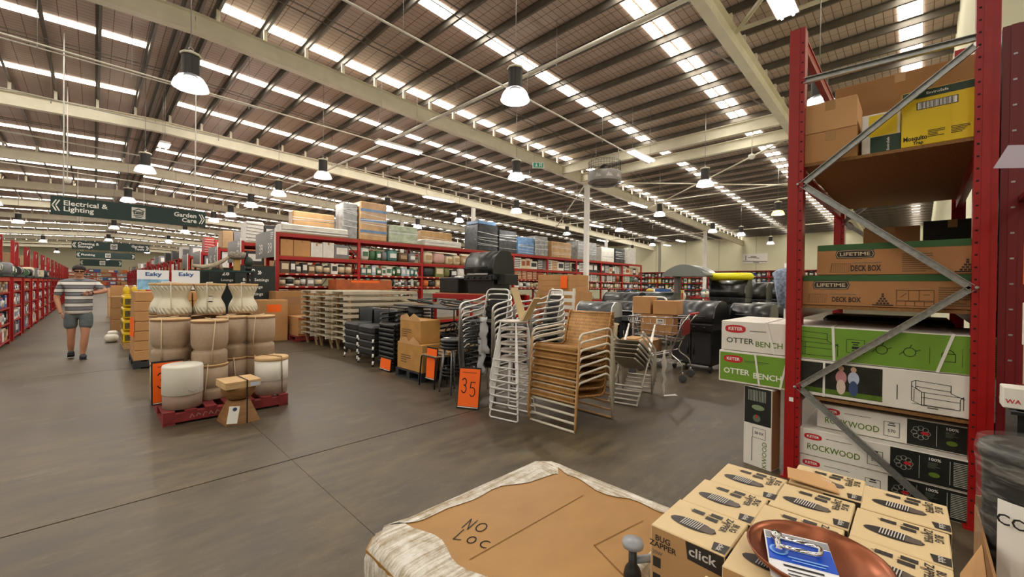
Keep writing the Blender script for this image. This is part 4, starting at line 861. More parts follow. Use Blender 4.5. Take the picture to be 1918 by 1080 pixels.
def mk_stripe():
    m = M('striped_polo', '#dcd9d6', .85); nt, N, L, b = nodes(m); s = sep(nt, coords(nt)); f = mth(nt, 'FRACT', mth(nt, 'DIVIDE', mth(nt, 'SUBTRACT', s[2], .985), .135))
    g = mth(nt, 'LESS_THAN', f, .50); k1 = mth(nt, 'LESS_THAN', mth(nt, 'ABSOLUTE', mth(nt, 'SUBTRACT', f, .5)), .045); k2 = mth(nt, 'GREATER_THAN', mth(nt, 'ABSOLUTE', mth(nt, 'SUBTRACT', f, .5)), .455)
    c = mixc(nt, g, '#77787f', '#dddad6'); L.new(mixc(nt, mth(nt, 'MAXIMUM', k1, k2), c, '#2a2724'), b.inputs['Base Color']); return m
shirt = [((0, 0, .80), (.18, .165)), ((0, 0, .93), (.205, .19)), ((0, .0, 1.14), (.20, .19)), ((0, .0, 1.30), (.205, .158)), ((0, .015, 1.43), (.17, .115)), ((0, .0, 1.54), .085), ((-.215, .01, 1.415), .078), ((-.25, .014, 1.30), .07), ((-.28, .02, 1.17), .068), ((.215, .0, 1.415), .075), ((.28, -.045, 1.352), .07), ((.335, -.085, 1.30), .066)]
obj('polo_shirt', skinned('polo_shirt', shirt, [(0, 1), (1, 2), (2, 3), (3, 4), (4, 5), (4, 6), (6, 7), (7, 8), (4, 9), (9, 10), (10, 11)], mk_stripe(), man), man)
MB().tube([(.075 * math.cos(a), -.005 + .075 * math.sin(a), 1.505 + .012 * math.sin(a)) for a in [2 * PI * k / 16 for k in range(16)]], .014, 6, True).build('collar', M('grey_collar', '#6e7078', .85), man)
sh = [((0, 0, 1.02), (.15, .125)), ((0, 0, .90), (.16, .13)), ((-.105, .01, .84), .125), ((-.11, .02, .68), .105), ((-.105, .03, .545), .1), ((.095, -.025, .84), .125), ((.095, -.06, .68), .105), ((.085, -.09, .545), .1)]
obj('shorts', skinned('shorts', sh, [(0, 1), (1, 2), (2, 3), (3, 4), (1, 5), (5, 6), (6, 7)], M('grey_blue_shorts', '#5f676b', .9, var=.15, scale=14), man), man)
SHOE = M('dark_shoe', '#22262c', .6)
for fx, fy, tilt in ((-.10, .08, .45), (.05, -.16, 0)):
    o = MB().ball((0, 0, .045), .05, .14, .05, 12, 8, p=.8).box(-.048, .048, -.135, .135, 0, .018, ch=.006).build('shoe', SHOE, man, (fx, fy, .0)); o.rotation_euler = (-tilt * .6, 0, 0)
    if tilt: o.location.z = .045
MB().cbox(.005, .075, -.335, -.325, 1.205, 1.22, .002).build('phone', BLACK, man)
MB().tube([(.165 + .0, -.272, 1.246), (.15, -.279, 1.243)], .037, 12).build('watch', BLACK, man)
# ------------------------------------------------------------------ outdoor furniture
def orient(fn): return fn
FW = -PI / 2              # things modelled facing -Y turned to face -X
def stack(proto, n, base, dz, dx=0, dy=0, rz=FW, labf=None, group=None):
    """proto is the lowest one; copies go above it"""
    KM = kidmap(); proto.location = base; proto.rotation_euler = (0, 0, rz); proto['label'] = labf(0, n); 
    if group: proto['group'] = group
    for k in range(1, n): dup_k(proto, KM, (base[0] + dx * k, base[1] + dy * k, base[2] + dz * k), rz, labf(k, n), group)
ORD = ['lowest', 'second from the floor', 'third from the floor', 'fourth from the floor', 'fifth from the floor', 'sixth from the floor', 'seventh from the floor', 'eighth from the floor', 'ninth from the floor', 'tenth from the floor', 'eleventh from the floor', 'twelfth from the floor', 'thirteenth from the floor']
def lab(desc): return lambda k, n: '%s, %s' % (desc, 'topmost' if k == n - 1 else ORD[k])
# wicker armchairs
def mk_wicker():
    m = M('tan_wicker', '#a9763c', .55); nt, N, L, b = nodes(m); s = sep(nt, coords(nt))
    wx = mth(nt, 'SINE', mth(nt, 'MULTIPLY', s[0], 420)); al = mth(nt, 'ADD', mth(nt, 'MULTIPLY', s[1], 1), s[2]); wy = mth(nt, 'SINE', mth(nt, 'MULTIPLY', al, 130))
    n = noise(nt, coords(nt), 14, 4); f = mth(nt, 'MULTIPLY_ADD', wx, .3, mth(nt, 'MULTIPLY_ADD', wy, .14, n))
    L.new(mixc(nt, ramp01(nt, f, -.05, .95), '#6a4018', '#d09a52'), b.inputs['Base Color']); bumpto(nt, b, mth(nt, 'ADD', wx, mth(nt, 'MULTIPLY', wy, .3)), .6, .004); return m
WICK = mk_wicker(); IVORY = M('ivory_tube', '#ddd6c4', .4, var=.05); TANT = M('tan_tube', '#b58b58', .45, var=.1)
t = thing('wicker_armchair', '', 'chair')
side = lambda s: rnd_path([(s * .30, -.33, .014), (s * .318, -.355, .12), (s * .315, -.33, .46), (s * .315, -.29, .50), (s * .315, .20, .53), (s * .315, .27, .50), (s * .31, .36, .014)], .05, 4)
for s in (-1, 1):
    MB().tube(side(s)[6:], .0125, 8).build('arm_rail', IVORY, t); MB().tube(side(s)[:7], .0125, 8).build('front_leg', TANT, t)
MB().tube([(-.30, -.33, .014), (.30, -.33, .014)], .0135, 8).build('front_bar', IVORY, t); MB().tube([(-.30, .36, .014), (.30, .36, .014)], .012, 8).build('rear_bar', TANT, t)
MB().tube([(-.30, -.33, .30), (.30, -.33, .30)], .011, 8).build('seat_bar', TANT, t)
P = [(-.30, .27), (-.335, .30), (-.335, .335), (-.30, .355), (.0, .315), (.16, .30), (.215, .33), (.30, .64), (.325, .69), (.36, .695), (.385, .66), (.37, .55), (.36, .50)]
Q = [(y + .0, z - .018) if 3 <= i <= 5 else ((y + .016, z - .01) if i < 3 else ((y + .02, z - .004) if i < 8 else (y - .014, z - .014))) for i, (y, z) in enumerate(P)]
mb = MB()
for i in range(len(P) - 1):
    a, b, c, d = P[i], P[i + 1], Q[i + 1], Q[i]
    vs = [(x, y, z) for x in (-.28, .28) for y, z in (a, b, c, d)]
    mb.add(vs, [(0, 1, 5, 4), (2, 3, 7, 6), (0, 4, 7, 3), (1, 2, 6, 5), (0, 3, 2, 1), (4, 5, 6, 7)], 0, True)
mb.build('woven_seat', WICK, t)
for s in (-1, 1): MB().tube([(s * .285, y, z) for y, z in P[3:10]], .014, 6).build('woven_edge', WICK, t)
stack(t, 7, (3.70, 2.72, 0), .0815, dx=.006, labf=lab('tan wicker armchair with ivory tube frame in the front stack'), group='stacked wicker armchairs')
# ivory bar stools
t = thing('bar_stool', '', 'stool')
WT = M('white_tube', '#d9d8d6', .35)
MB().tube([(.15 * math.cos(a), .15 * math.sin(a), .66) for a in [2 * PI * k / 24 for k in range(24)]], .011, 7, True).lathe([(0, .655), (.145, .655), (.148, .662), (.14, .668), (0, .669)], 24).build('seat', M('pale_seat', '#b9b0a6', .5), t)
for sx in (-1, 1):
    MB().tube(rnd_path([(sx * .115, -.10, .655), (sx * .19, -.19, .012), (sx * .19, .19, .012), (sx * .115, .10, .655)], .03, 3), .0095, 7).build('leg_loop', WT, t)
for z, k in ((.24, .165),): MB().tube([(-k, -k, z), (k, -k, z), (k, k, z), (-k, k, z)], .008, 6, True).build('foot_ring', WT, t)
stack(t, 6, (3.33, 3.25, 0), .082, labf=lab('white tube bar stool in the stack beside the wicker chairs'), group='stacked bar stools', rz=.2)
# aluminium bistro armchairs with black straps
t = thing('bistro_armchair', '', 'chair')
BST = M('black_strap', '#1a1a1c', .5)
loop = rnd_path([(-.255, -.25, .0), (-.255, -.24, .62), (-.27, -.16, .66), (-.26, .2, .70), (-.2, .30, .76), (0, .33, .78), (.2, .30, .76), (.26, .2, .70), (.27, -.16, .66), (.255, -.24, .62), (.255, -.25, .0)], .09, 4)
MB().tube(loop, .014, 8).build('arm_loop', ALU, t); MB().tube(rnd_path([(-.2, .27, 0), (-.19, .20, .42), (-.18, .30, .84), (.18, .30, .84), (.19, .20, .42), (.2, .27, 0)], .07, 4), .013, 8).build('back_loop', ALU, t)
for k in range(6): MB().box(-.225, .225, -.24 + k * .075, -.18 + k * .075, .425, .435).build('seat_slat', BST, t)
for k in range(3): MB().box(-.18, .18, .245 + k * .025, .255 + k * .025, .53 + k * .09, .59 + k * .09).build('back_slat', BST, t)
KMx = kidmap(); t2 = dup_k(t, KMx, (0, 0, 0))
stack(t, 9, (3.72, 4.08, 0), .072, dx=-.008, labf=lab('silver tube bistro armchair with black slats behind the 35 price sign'), group='bistro armchairs by the price sign', rz=FW + .25)
stack(t2, 9, (4.32, 3.72, 0), .072, dx=-.006, labf=lab('silver tube bistro armchair with black slats behind the bar stools'), group='bistro armchairs behind the stools', rz=FW - .35)
for i, (x, y, z, r, l) in enumerate(((3.44, 3.86, .62, .15, 'crumpled clear plastic sleeve hanging on the bistro chairs, upper'), (3.47, 3.98, .35, -.1, 'crumpled clear plastic sleeve hanging on the bistro chairs, lower'))):
    mb = MB(); rr = random.Random(i); vs = [((rr.uniform(-.03, .03)), -.07 + .14 * b / 4 + rr.uniform(-.01, .01) + r * a / 8 * .3, .45 * a / 8) for a in range(9) for b in range(5)]
    mb.add(vs, [(a * 5 + b, a * 5 + b + 1, a * 5 + b + 6, a * 5 + b + 5) for a in range(8) for b in range(4)], 0, True)
    o = mb.build('plastic_sleeve', M('cloudy_plastic', '#a9a9ab', .2), None, (x, y, z)); tag(o, l, 'plastic sleeve'); sm = o.modifiers.new('t', 'SOLIDIFY'); sm.thickness = .006
price_card('orange price sign handwritten 35 on the floor before the bistro chairs', (3.12, 3.80, .03), .26, .44, '35', FW + .5, -.17)
# white slatted folding chair standing folded
t = thing('slatted_chair', 'white slatted folding chair stood folded behind the bar stools', 'chair', (4.8, 3.78, 0), FW)
for s in (-1, 1): MB().bar((s * .2, .0, 0), (s * .2, .12, 1.44), .035, .025).build('stile', WHITE, t); MB().bar((s * .17, .1, 0), (s * .17, .02, .8), .03, .022).build('leg', WHITE, t)
for k in range(7): MB().bar((-.2, .012 + .0083 * (72 + k * 11) * .1 + .02, .74 + k * .105), (.2, .012 + .0083 * (72 + k * 11) * .1 + .02, .74 + k * .105), .018, .055).build('slat', WHITE, t)
for k in range(5): MB().bar((-.17, .055, .28 + k * .08), (.17, .055, .28 + k * .08), .018, .05).build('seat_slat', WHITE, t)
t = thing('bent_card', 'cream cardboard strip folded in a V on the wicker and stool stacks', 'cardboard', (3.38, 3.14, 1.083), FW)
mb = MB().prism([(-.17, .36), (-.02, .0), (.02, .0), (.19, .25), (.18, .26), (.01, .016), (-.0, .016), (-.155, .366)], 'y', -.05, .05); mb.build('card_strip', M('cream_card', '#cdb98f', .7), t)
# stack of pale folded steel chairs
t = thing('folding_chair', '', 'chair'); STL = M('pale_steel_tube', '#d6d2c8', .35, .2)
for s in (-1, 1):
    MB().tube(rnd_path([(s * .2, -.42, .72), (s * .21, -.2, .62), (s * .21, .34, .40), (s * .2, .42, .0)], .06, 3), .012, 7).build('arm_leg', STL, t)
    MB().tube(rnd_path([(s * .18, .40, .74), (s * .18, .1, .36), (s * .18, -.36, .0)], .05, 3), .011, 7).build('cross_leg', STL, t); MB().tube([(s * .16, -.4, .60), (s * .16, .35, .32)], .01, 6).build('seat_rail', STL, t)
MB().bar((0, -.38, .60), (0, .32, .335), .31, .008).build('seat_sling', M('grey_sling', '#aba596', .7), t); MB().tube([(-.2, .42, .014), (.2, .42, .014)], .011, 6).build('foot_bar', STL, t); MB().tube([(-.18, -.36, .014), (.18, -.36, .014)], .011, 6).build('foot_bar', STL, t)
stack(t, 5, (5.0, 2.72, 0), .05, dx=.03, dy=.0, labf=lab('pale steel folding chair nested behind the wicker stack'), group='nested folding chairs', rz=PI + .25 + FW * 0 + PI / 2)
mb = MB(); rr = random.Random(4); vs = [(-.05 + .1 * b / 3 + rr.uniform(-.015, .015), rr.uniform(-.02, .02), .62 * a / 8) for a in range(9) for b in range(4)]
mb.add(vs, [(a * 4 + b, a * 4 + b + 1, a * 4 + b + 5, a * 4 + b + 4) for a in range(8) for b in range(3)], 0, True).add([(-.05, 0, .003), (.05, 0, .003), (.2, -.08, .004), (.14, -.14, .004)], [(0, 1, 2, 3)])
o = mb.build('plastic_strip', M('cloudy_white_plastic', '#d6d3cc', .3), None, (5.42, 2.45, 0)); tag(o, 'torn white plastic strip trailing from the folding chairs to the floor', 'plastic strip'); o.modifiers.new('t', 'SOLIDIFY').thickness = .004
# tan woven tub chairs behind the wicker stack
t = thing('woven_chair', '', 'chair'); BEI = M('beige_weave', '#9d8c70', .75, var=.2, scale=60)
mb = MB(); pr = []
for k in range(13):
    a = PI * k / 12; pr.append((.29 * math.cos(a), .02 + .27 * math.sin(a)))
vs = [(x * f, y * f, z) for z, f in ((.30, .93), (.46, .98), (.66, 1.02), (.70, 1.0), (.68, .92), (.46, .88), (.30, .84)) for x, y in pr]
mb.add(vs, [(r * 13 + i, r * 13 + i + 1, (r + 1) * 13 + i + 1, (r + 1) * 13 + i) for r in range(6) for i in range(12)], 0, True); mb.build('backrest', BEI, t)
MB().cbox(-.25, .25, -.26, .24, .33, .40, .02).build('seat', BEI, t)
for sx in (-1, 1):
    for sy in (-1, 1): MB().tube([(sx * .23, sy * .22, .34), (sx * .26, sy * .26, 0)], .012, 7).build('leg', STL, t)
stack(t, 3, (5.35, 3.42, 0), .11, labf=lab('beige woven tub chair behind the folding chairs'), group='beige woven chairs', rz=FW + .4)
# black moulded chairs
t = thing('moulded_chair', '', 'chair'); MOLD = M('black_moulded_plastic', '#1b1c1d', .35)
prof = [(-.27, .10), (-.29, .13), (-.28, .155), (-.2, .17), (.18, .13), (.25, .17), (.30, .42), (.29, .43), (.235, .2), (.17, .155), (-.2, .148), (-.262, .135), (-.255, .1)]
MB().prism(prof, 'x', -.25, .25).build('seat_shell', MOLD, t)
for s in (-1, 1):
    MB().prism([(-.28, .155), (-.27, .02), (-.22, .02), (-.2, .1), (.2, .1), (.24, .02), (.29, .02), (.30, .2), (.2, .17)], 'x', s * .25 - .012, s * .25 + .012).build('side_panel', MOLD, t); MB().prism([(-.25, .30), (.27, .33), (.28, .36), (-.24, .33)], 'x', s * .27 - .03, s * .27 + .03).build('armrest', MOLD, t)
MB().tube([(-.25, -.287, .142), (.25, -.287, .142)], .008, 6).build('front_lip', M('dark_grey_edge', '#4c4f52', .3), t)  # lip is a paler grey than the shell
tb_ = dup_k(t, kidmap(), (0, 0, 0)); stack(tb_, 7, (4.42, 5.66, 0), .079, labf=lab('black moulded plastic chair in the dark-fill stack added behind the cartons'), group='black moulded chairs added behind the cartons')  # low stack added to darken the gap behind the cartons
stack(t, 9, (3.82, 6.52, .0), .079, labf=lab('black moulded plastic chair in the tall stack beside the torn cartons'), group='stacked black moulded chairs')
# black tub lounges with white leg caps
t = thing('tub_lounge', '', 'chair'); BWV = M('black_weave', '#1f2123', .5, var=.25, scale=50, bump=.15)
vs = [(x * f, y * f, z) for z, f in ((.16, 1.0), (.40, 1.08), (.56, 1.1), (.60, 1.04), (.56, .96), (.3, .9)) for x, y in pr]
MB().add(vs, [(r * 13 + i, r * 13 + i + 1, (r + 1) * 13 + i + 1, (r + 1) * 13 + i) for r in range(5) for i in range(12)], 0, True).build('backrest', BWV, t)
MB().cbox(-.3, .3, -.3, .26, .17, .33, .04).build('seat', BWV, t)
for sx in (-1, 1):
    for sy in (-1, 1): l = MB().tube([(sx * .25, sy * .25, .2), (sx * .29, sy * .29, .0)], .016, 7).build('leg', BLACK, t); MB().tube([(sx * .272, sy * .272, .09), (sx * .285, sy * .285, .03)], .021, 8).build('leg_cap', WPRINT, l)
t3 = dup_k(t, kidmap(), (0, 0, 0))
stack(t, 4, (3.78, 7.2, 0), .13, labf=lab('black woven tub lounge in the near stack with white leg caps'), group='black tub lounges, near stack'); stack(t3, 4, (3.84, 7.95, 0), .13, labf=lab('black woven tub lounge in the far stack with white leg caps'), group='black tub lounges, far stack')
# black tables stacked
t = thing('garden_table', '', 'table')
MB().cbox(-.35, .35, -.35, .35, .69, .72, .006).build('tabletop', BLKM, t)
for sx in (-1, 1):
    for sy in (-1, 1): MB().tube([(sx * .33, sy * .33, .69), (sx * .34, sy * .34, 0)], .014, 7).build('leg', BLACK, t)
stack(t, 5, (4.75, 7.7, 0), .07, labf=lab('square black metal table in the stack behind the tub lounges'), group='stacked black tables', rz=0)
t = thing('folding_table', 'long black folding table top lying over the chair stacks', 'table', (4.3, 6.1, 0))
MB().cbox(-.45, .95, -1.0, .75, 1.085, 1.11, .008).build('tabletop', M('black_satin_top', '#17181a', .6), t)
for sx, sy in ((.35, -.95), (.9, -.95), (.9, .7), (.35, .7)): MB().tube([(sx, sy, 1.085), (sx, sy, 0)], .015, 7).build('leg', BLACK, t)
for i, (x, y, r) in enumerate(((4.2, 5.45, .28), (4.45, 5.9, .3), (4.1, 6.35, .27), (4.6, 6.6, .3))):
    t = thing('wire_chair_frame', 'black round wire chair frame lying on the long folding table, %s' % ('nearest', 'second', 'third', 'farthest')[i], 'chair frame', (x, y, 1.111), i * .7, 'wire frames on the folding table')
    MB().tube([(r * math.cos(a), r * .8 * math.sin(a), .012 + .05 * (1 + math.sin(a)) * .9) for a in [2 * PI * k / 24 for k in range(24)]], .011, 6, True).build('ring', BLKM, t); MB().tube([(-r, 0, .05), (0, .03, .1), (r, 0, .05)], .008, 6).build('cross_wire', BLKM, t); MB().lathe([(r * .55, 0), (r * .55, .012), (0, .014)], 18).build('seat_disc', M('tan_seat', '#8e6f48', .6, var=.2), t)
# pale timber sun loungers stacked
t = thing('sun_lounger', '', 'sun lounger'); PALE = M('whitewashed_slat', '#bdb29c', .7, var=.1, scale=5); OAK = M('weathered_oak', '#9a7f5e', .75, var=.2, scale=8)
for s in (-1, 1):
    MB().cbox(s * .30 - .02, s * .30 + .02, -.9, .9, .22, .29, .004).build('side_rail', PALE, t)
    for y in (-.8, .75): MB().bar((s * .28, y, .25), (s * .29, y + .06, 0), .05, .035).build('leg', OAK, t)
for k in range(14): MB().box(-.28, .28, -.88 + k * .127, -.79 + k * .127, .275, .293).build('slat', PALE, t)
t4 = dup_k(t, kidmap(), (0, 0, 0)); t5 = dup_k(t, kidmap(), (0, 0, 0))
for tt, base, n, d in ((t, (4.62, 9.0, 0), 9, 'nearest'), (t4, (4.55, 9.78, 0), 9, 'middle'), (t5, (4.5, 10.55, 0), 9, 'farthest')):
    stack(tt, n, base, .127, labf=lab('whitewashed slatted sun lounger in the %s stack' % d), group='sun loungers in the %s stack' % d)
# cartons and price cards among the chairs
pallet('small dark pallet under the torn cartons among the chairs', 3.44, 5.28, .5, .75, M('black_pallet_plastic'))
TORN = M('glossy_tan_carton', '#b8894a', .5, var=.15, scale=5)
for l, x, y, z, a, b, h in (('tan carton with a torn top on the pallet among the chairs, lower', 3.66, 5.65, .138, .2, .36, .42), ('tan carton with a torn ragged top among the chairs, upper', 3.68, 5.70, .56, .18, .30, .36)):
    c = thing('torn_carton', l, 'box', (x, y, z)); MB().cbox(-a, a, -b, b, 0, h, .005).build('carton_body', TORN, c)
    MB().prism([(-.3, h - .02), (.3, h - .02), (.28, h + .05), (.1, h + .09), (.02, h + .03), (-.1, h + .1), (-.26, h + .04)], 'x', -a - .004, -a + .002).build('torn_flap', CARD2, c)
    rects(c, 'fine_print', (-a, .1, h * .4), NX, Z_, lines_of(.3, .14, 4, 2), M('brown_print'), off=.003)
# nested hoop-back chairs
t = thing('hoop_chair', '', 'chair')
MB().tube(rnd_path([(-.19, .1, 0), (-.2, .02, .43), (-.2, .1, .78), (0, .13, .93), (.2, .1, .78), (.2, .02, .43), (.19, .1, 0)], .14, 5), .011, 7).build('back_hoop', BLKM, t); MB().tube(rnd_path([(-.19, -.36, 0), (-.18, -.33, .44), (.18, -.33, .44), (.19, -.36, 0)], .05, 3), .011, 7).build('front_legs', BLKM, t)
MB().cbox(-.19, .19, -.33, .04, .43, .455, .008).build('seat', M('tan_seat', '#8e6f48', .6, var=.2), t); MB().tube(rnd_path([(-.12, .09, .6), (-.11, .11, .74), (.11, .11, .74), (.12, .09, .6)], .05, 3), .007, 6).build('inner_hoop', BLKM, t)
stack(t, 6, (3.72, 5.02, 0), .02, dx=.11, labf=lambda k, n: 'black hoop-back chair nested in the row behind the orange card, %s' % ('frontmost' if k == 0 else 'rearmost' if k == n - 1 else ORD[k].replace('floor', 'front')), group='nested hoop-back chairs')
price_card('orange price card between the torn cartons and the round stools', (3.40, 4.98, .13), .24, .42, None, FW, -.05)
price_card('small orange price card at the foot of the black moulded chairs', (3.46, 6.42, .04), .34, .17, None, FW, -.1)
# round black stools
t = thing('round_stool', '', 'stool')
MB().lathe([(0, .60), (.16, .60), (.18, .615), (.18, .635), (.15, .65), (0, .652)], 26).build('seat', BLACK, t)
for k in range(4):
    a = PI / 4 + PI / 2 * k; MB().tube([(.11 * math.cos(a), .11 * math.sin(a), .6), (.19 * math.cos(a), .19 * math.sin(a), 0)], .012, 7).build('leg', M('grey_tube', '#8c8c8e', .35, .6), t)
MB().tube([(.155 * math.cos(a), .155 * math.sin(a), .25) for a in [2 * PI * k / 16 for k in range(16)]], .008, 6, True).build('foot_ring', BLACK, t)
stack(t, 3, (3.47, 4.55, 0), .045, labf=lab('round black stool with grey legs beside the bistro chairs'), group='round black stools', rz=0)
o = MB().box(-.03, .03, -.045, .045, 0, .003).build('paper_tag', WPRINT, None, (3.40, 4.60, .745)); tag(o, 'white paper tag lying on the top round black stool', 'tag')
# ------------------------------------------------------------------ barbecues
DGREY = M('dark_grey_enamel', '#303134', .28, var=.1); STEEL = M('stainless', '#b9bbbd', .28, .9)
def bbq(label, loc, rz, w=.9, d=.55, hood=None, trim=None, cab=True, hz=.86, hh=.36, group=None, shelf=True, z=0):
    hood = hood or BLKM; trim = trim or STEEL
    t = thing('barbecue', label, 'barbecue', loc, rz, group)
    if cab:
        MB().cbox(-w * .45, w * .45, -d * .42, d * .42, .12, hz - .12, .01).build('cabinet', BLKM, t)
        for s in (-1, 1): dr = MB().cbox(s * w * .22 - w * .205, s * w * .22 + w * .205, -d * .42 - .018, -d * .42, .15, hz - .16, .004).build('door', DGREY, t); MB().tube([(s * .05, -d * .42 - .03, .3), (s * .05, -d * .42 - .03, .5)], .008, 6).build('handle', trim, dr)
        for sx in (-1, 1):
            for sy in (-1, 1):
                o = MB().lathe([(.055, -.02), (.06, -.015), (.06, .015), (.055, .02)], 14).build('wheel', BLACK, t, (sx * w * .4, sy * d * .36, .06)); o.rotation_euler = (0, PI / 2, 0)
    MB().cbox(-w * .5, w * .5, -d * .5, d * .5, hz - .12, hz, .01).build('firebox', DGREY, t)
    pr_ = [(-d * .5, hz), (-d * .52, hz + hh * .25), (-d * .42, hz + hh * .7), (-d * .18, hz + hh * .96), (d * .05, hz + hh), (d * .3, hz + hh * .93), (d * .46, hz + hh * .6), (d * .5, hz)]
    MB().prism(pr_, 'x', -w * .5, w * .5, smooth=True).build('hood', hood, t)
    for s in (-1, 1): MB().prism([(y * 1.01, hz + (z_ - hz) * 1.01) for y, z_ in pr_], 'x', s * w * .5 - .012, s * w * .5 + .012).build('hood_end', trim if trim is not STEEL else DGREY, t)
    hp = [(-w * .33, -d * .52 - .01, hz + hh * .3), (-w * .33, -d * .52 - .06, hz + hh * .3), (w * .33, -d * .52 - .06, hz + hh * .3), (w * .33, -d * .52 - .01, hz + hh * .3)]
    MB().tube(rnd_path(hp, .02, 3), .011, 7).build('handle', trim, t)
    MB().cbox(-w * .48, w * .48, -d * .5 - .035, -d * .5, hz - .13, hz - .02, .006).build('control_panel', trim, t)
    for k in range(4): o = MB().lathe([(.022, 0), (.022, .02), (.015, .028), (0, .028)], 12).build('knob', BLACK, t, (-w * .33 + k * w * .22, -d * .5 - .035, hz - .075)); o.rotation_euler = (PI / 2, 0, 0)
    if shelf:
        for s in (-1, 1): MB().cbox(s * (w * .5 + .17) - .16, s * (w * .5 + .17) + .16, -d * .45, d * .45, hz - .06, hz - .03, .005).build('side_shelf', DGREY, t)
    return t
bbq('big black barrel-hooded grill beside the loaded trolley', (7.75, 2.86, 0), FW, .78, .75, DGREY, BLKM, hz=.86, hh=.38, shelf=False)
t = bbq('grey barbecue with a silver-edged flat hood behind the wicker stack', (7.2, 4.62, 0), FW + .15, .75, .55, M('grey_lid', '#4c4e4f', .3, .4), M('silver_trim', '#c4c6c6', .3, .6), hz=.87, hh=.3, shelf=False)
MB().box(.1, .17, -.33, -.325, .58, .8).build('hang_tag', WPRINT, t)
bbq('black barbecue with a broad lid behind the white trolley handle', (8.6, 4.7, 0), FW + .2, .9, .55, hz=.85, hh=.3)
bbq('black barbecue with a vented lid, nearest behind the bench cartons', (8.3, 2.1, 0), FW, .62, .55, BLKM, BLKM, hz=.92, hh=.28, shelf=False)
bbq('black barbecue with a vented lid, second behind the bench cartons', (9.35, 2.05, 0), FW, .62, .55, BLKM, BLKM, hz=.92, hh=.28, shelf=False)
bbq('tall-lidded black barbecue in the back row under the yellow float', (11.2, 3.35, 0), FW, .8, .6, BLKM, BLKM, hz=1.25, hh=.42, shelf=False)
bbq('tall-lidded black barbecue in the back row, middle', (12.2, 3.1, 0), FW, .7, .6, BLKM, BLKM, hz=1.2, hh=.42, shelf=False)
bbq('tall-lidded black barbecue in the back row, nearest the red post', (13.2, 2.9, 0), FW, .7, .6, BLKM, DGREY, hz=1.2, hh=.45, shelf=False)
for i, (x, y) in enumerate(((9.6, 5.4), (10.4, 4.9), (11.8, 5.6))): bbq('black hooded barbecue in the middle of the display, %s' % ('left', 'centre', 'right')[i], (x, y, 0), FW + .1 * i, .95, .55, (BLKM, M('green_black_enamel', '#1a2420', .35), BLKM)[i], hz=1.0, hh=.34)
# display barbecue up on a low red rack
rt = thing('low_rack', 'low red rack carrying the display barbecue behind the chair stacks', 'rack', (6.2, 7.2, 0), FW)
for sx in (-1, 1):
    for sy in (-1, 1): MB().cbox(sx * 1.15 - .04, sx * 1.15 + .04, sy * .4 - .04, sy * .4 + .04, 0, 1.27, .004).build('upright', RED, rt)
for sy in (-1, 1): MB().cbox(-1.15, 1.15, sy * .42 - .025, sy * .42 + .025, 1.16, 1.27, .004).build('beam', RED, rt)
MB().box(-1.13, 1.13, -.4, .4, 1.271, 1.29).build('shelf_board', PBOARD, rt); MB().box(-1.13, 1.13, -.4, .4, .35, .37).build('shelf_board', PBOARD, rt)
t = bbq('large black barrel barbecue displayed up on the low red rack', (6.2, 6.85, 1.29), FW, .95, .62, BLKM, BLKM, cab=False, hz=.42, hh=.52, shelf=False)
MB().cbox(-.42, .42, -.25, .25, 0, .3, .01).build('stand', BLKM, t); MB().cbox(-.34, .34, -.355, -.33, .40, .44, .003).build('thermometer_plate', STEEL, t); MB().cbox(.48, .72, -.2, .2, .2, .42, .01).build('side_burner', BLKM, t)
t = thing('covered_crate', 'long black boxed grill beside the display barbecue on the low red rack', 'box', (6.2, 7.95, 1.29), FW); MB().cbox(-.36, .36, -.3, .3, 0, .36, .02).build('carton_body', BLKM, t); MB().ball((.1, -.05, .37), .16, .1, .03, 10, 6).build('plastic_wrap', M('cloudy_white_plastic'), t)
# orange cartons
OC = M('orange_carton', '#a9562a', .65, var=.2, scale=6)
pallet('timber pallet under the orange cartons behind the barbecues', 8.0, 5.95, mat=TIMBER)
for k in range(3):
    for j in range(2):
        c = thing('orange_carton', 'orange printed carton behind the barbecues, %s layer, %s' % (('bottom', 'middle', 'top')[k], ('left', 'right')[j]), 'box', (8.5, 6.22 + .58 * (1 - j), .138 + k * .40), 0, 'orange cartons behind the barbecues')
        MB().cbox(-.45, .45, -.27, .27, 0, .395, .005).build('carton_body', OC if k < 2 else CARD, c); panel(c, 'print_panel', (-.45, 0, .2), NX, Z_, .3, .2, (M('dark_print', '#3a2a22', .6), M('maroon_print', '#6d2a1c', .6), TAPE)[k])
for k in range(3):
    c = thing('slim_carton', 'slim tan carton lying on the orange cartons, %s' % ('lowest', 'middle', 'topmost')[k], 'box', (8.45, 6.5, 1.338 + .14 * k), 0, 'slim cartons on the orange cartons'); MB().cbox(-.4, .4, -.5, .5, 0, .137, .004).build('carton_body', CARD, c); MB().box(-.4015, .4, -.03, .03, .1365, .138).build('packing_tape', TAPE, c)
price_card('orange price card on the slim tan cartons', (8.02, 6.15, 1.42), .2, .3, None, FW, 0, False)
t = thing('blue_gas_bottle', 'blue gas bottle standing beside the orange cartons', 'gas bottle', (9.55, 6.75, 0)); 
MB().cbox(-.2, .2, -.2, .2, 0, 1.38, .01).build('cage', GALV, t); MB().lathe([(.14, 1.38), (.16, 1.42), (.16, 1.6), (.13, 1.66), (.05, 1.69), (.04, 1.72)], 20).build('bottle', M('blue_enamel', '#1a55b8', .35), t)
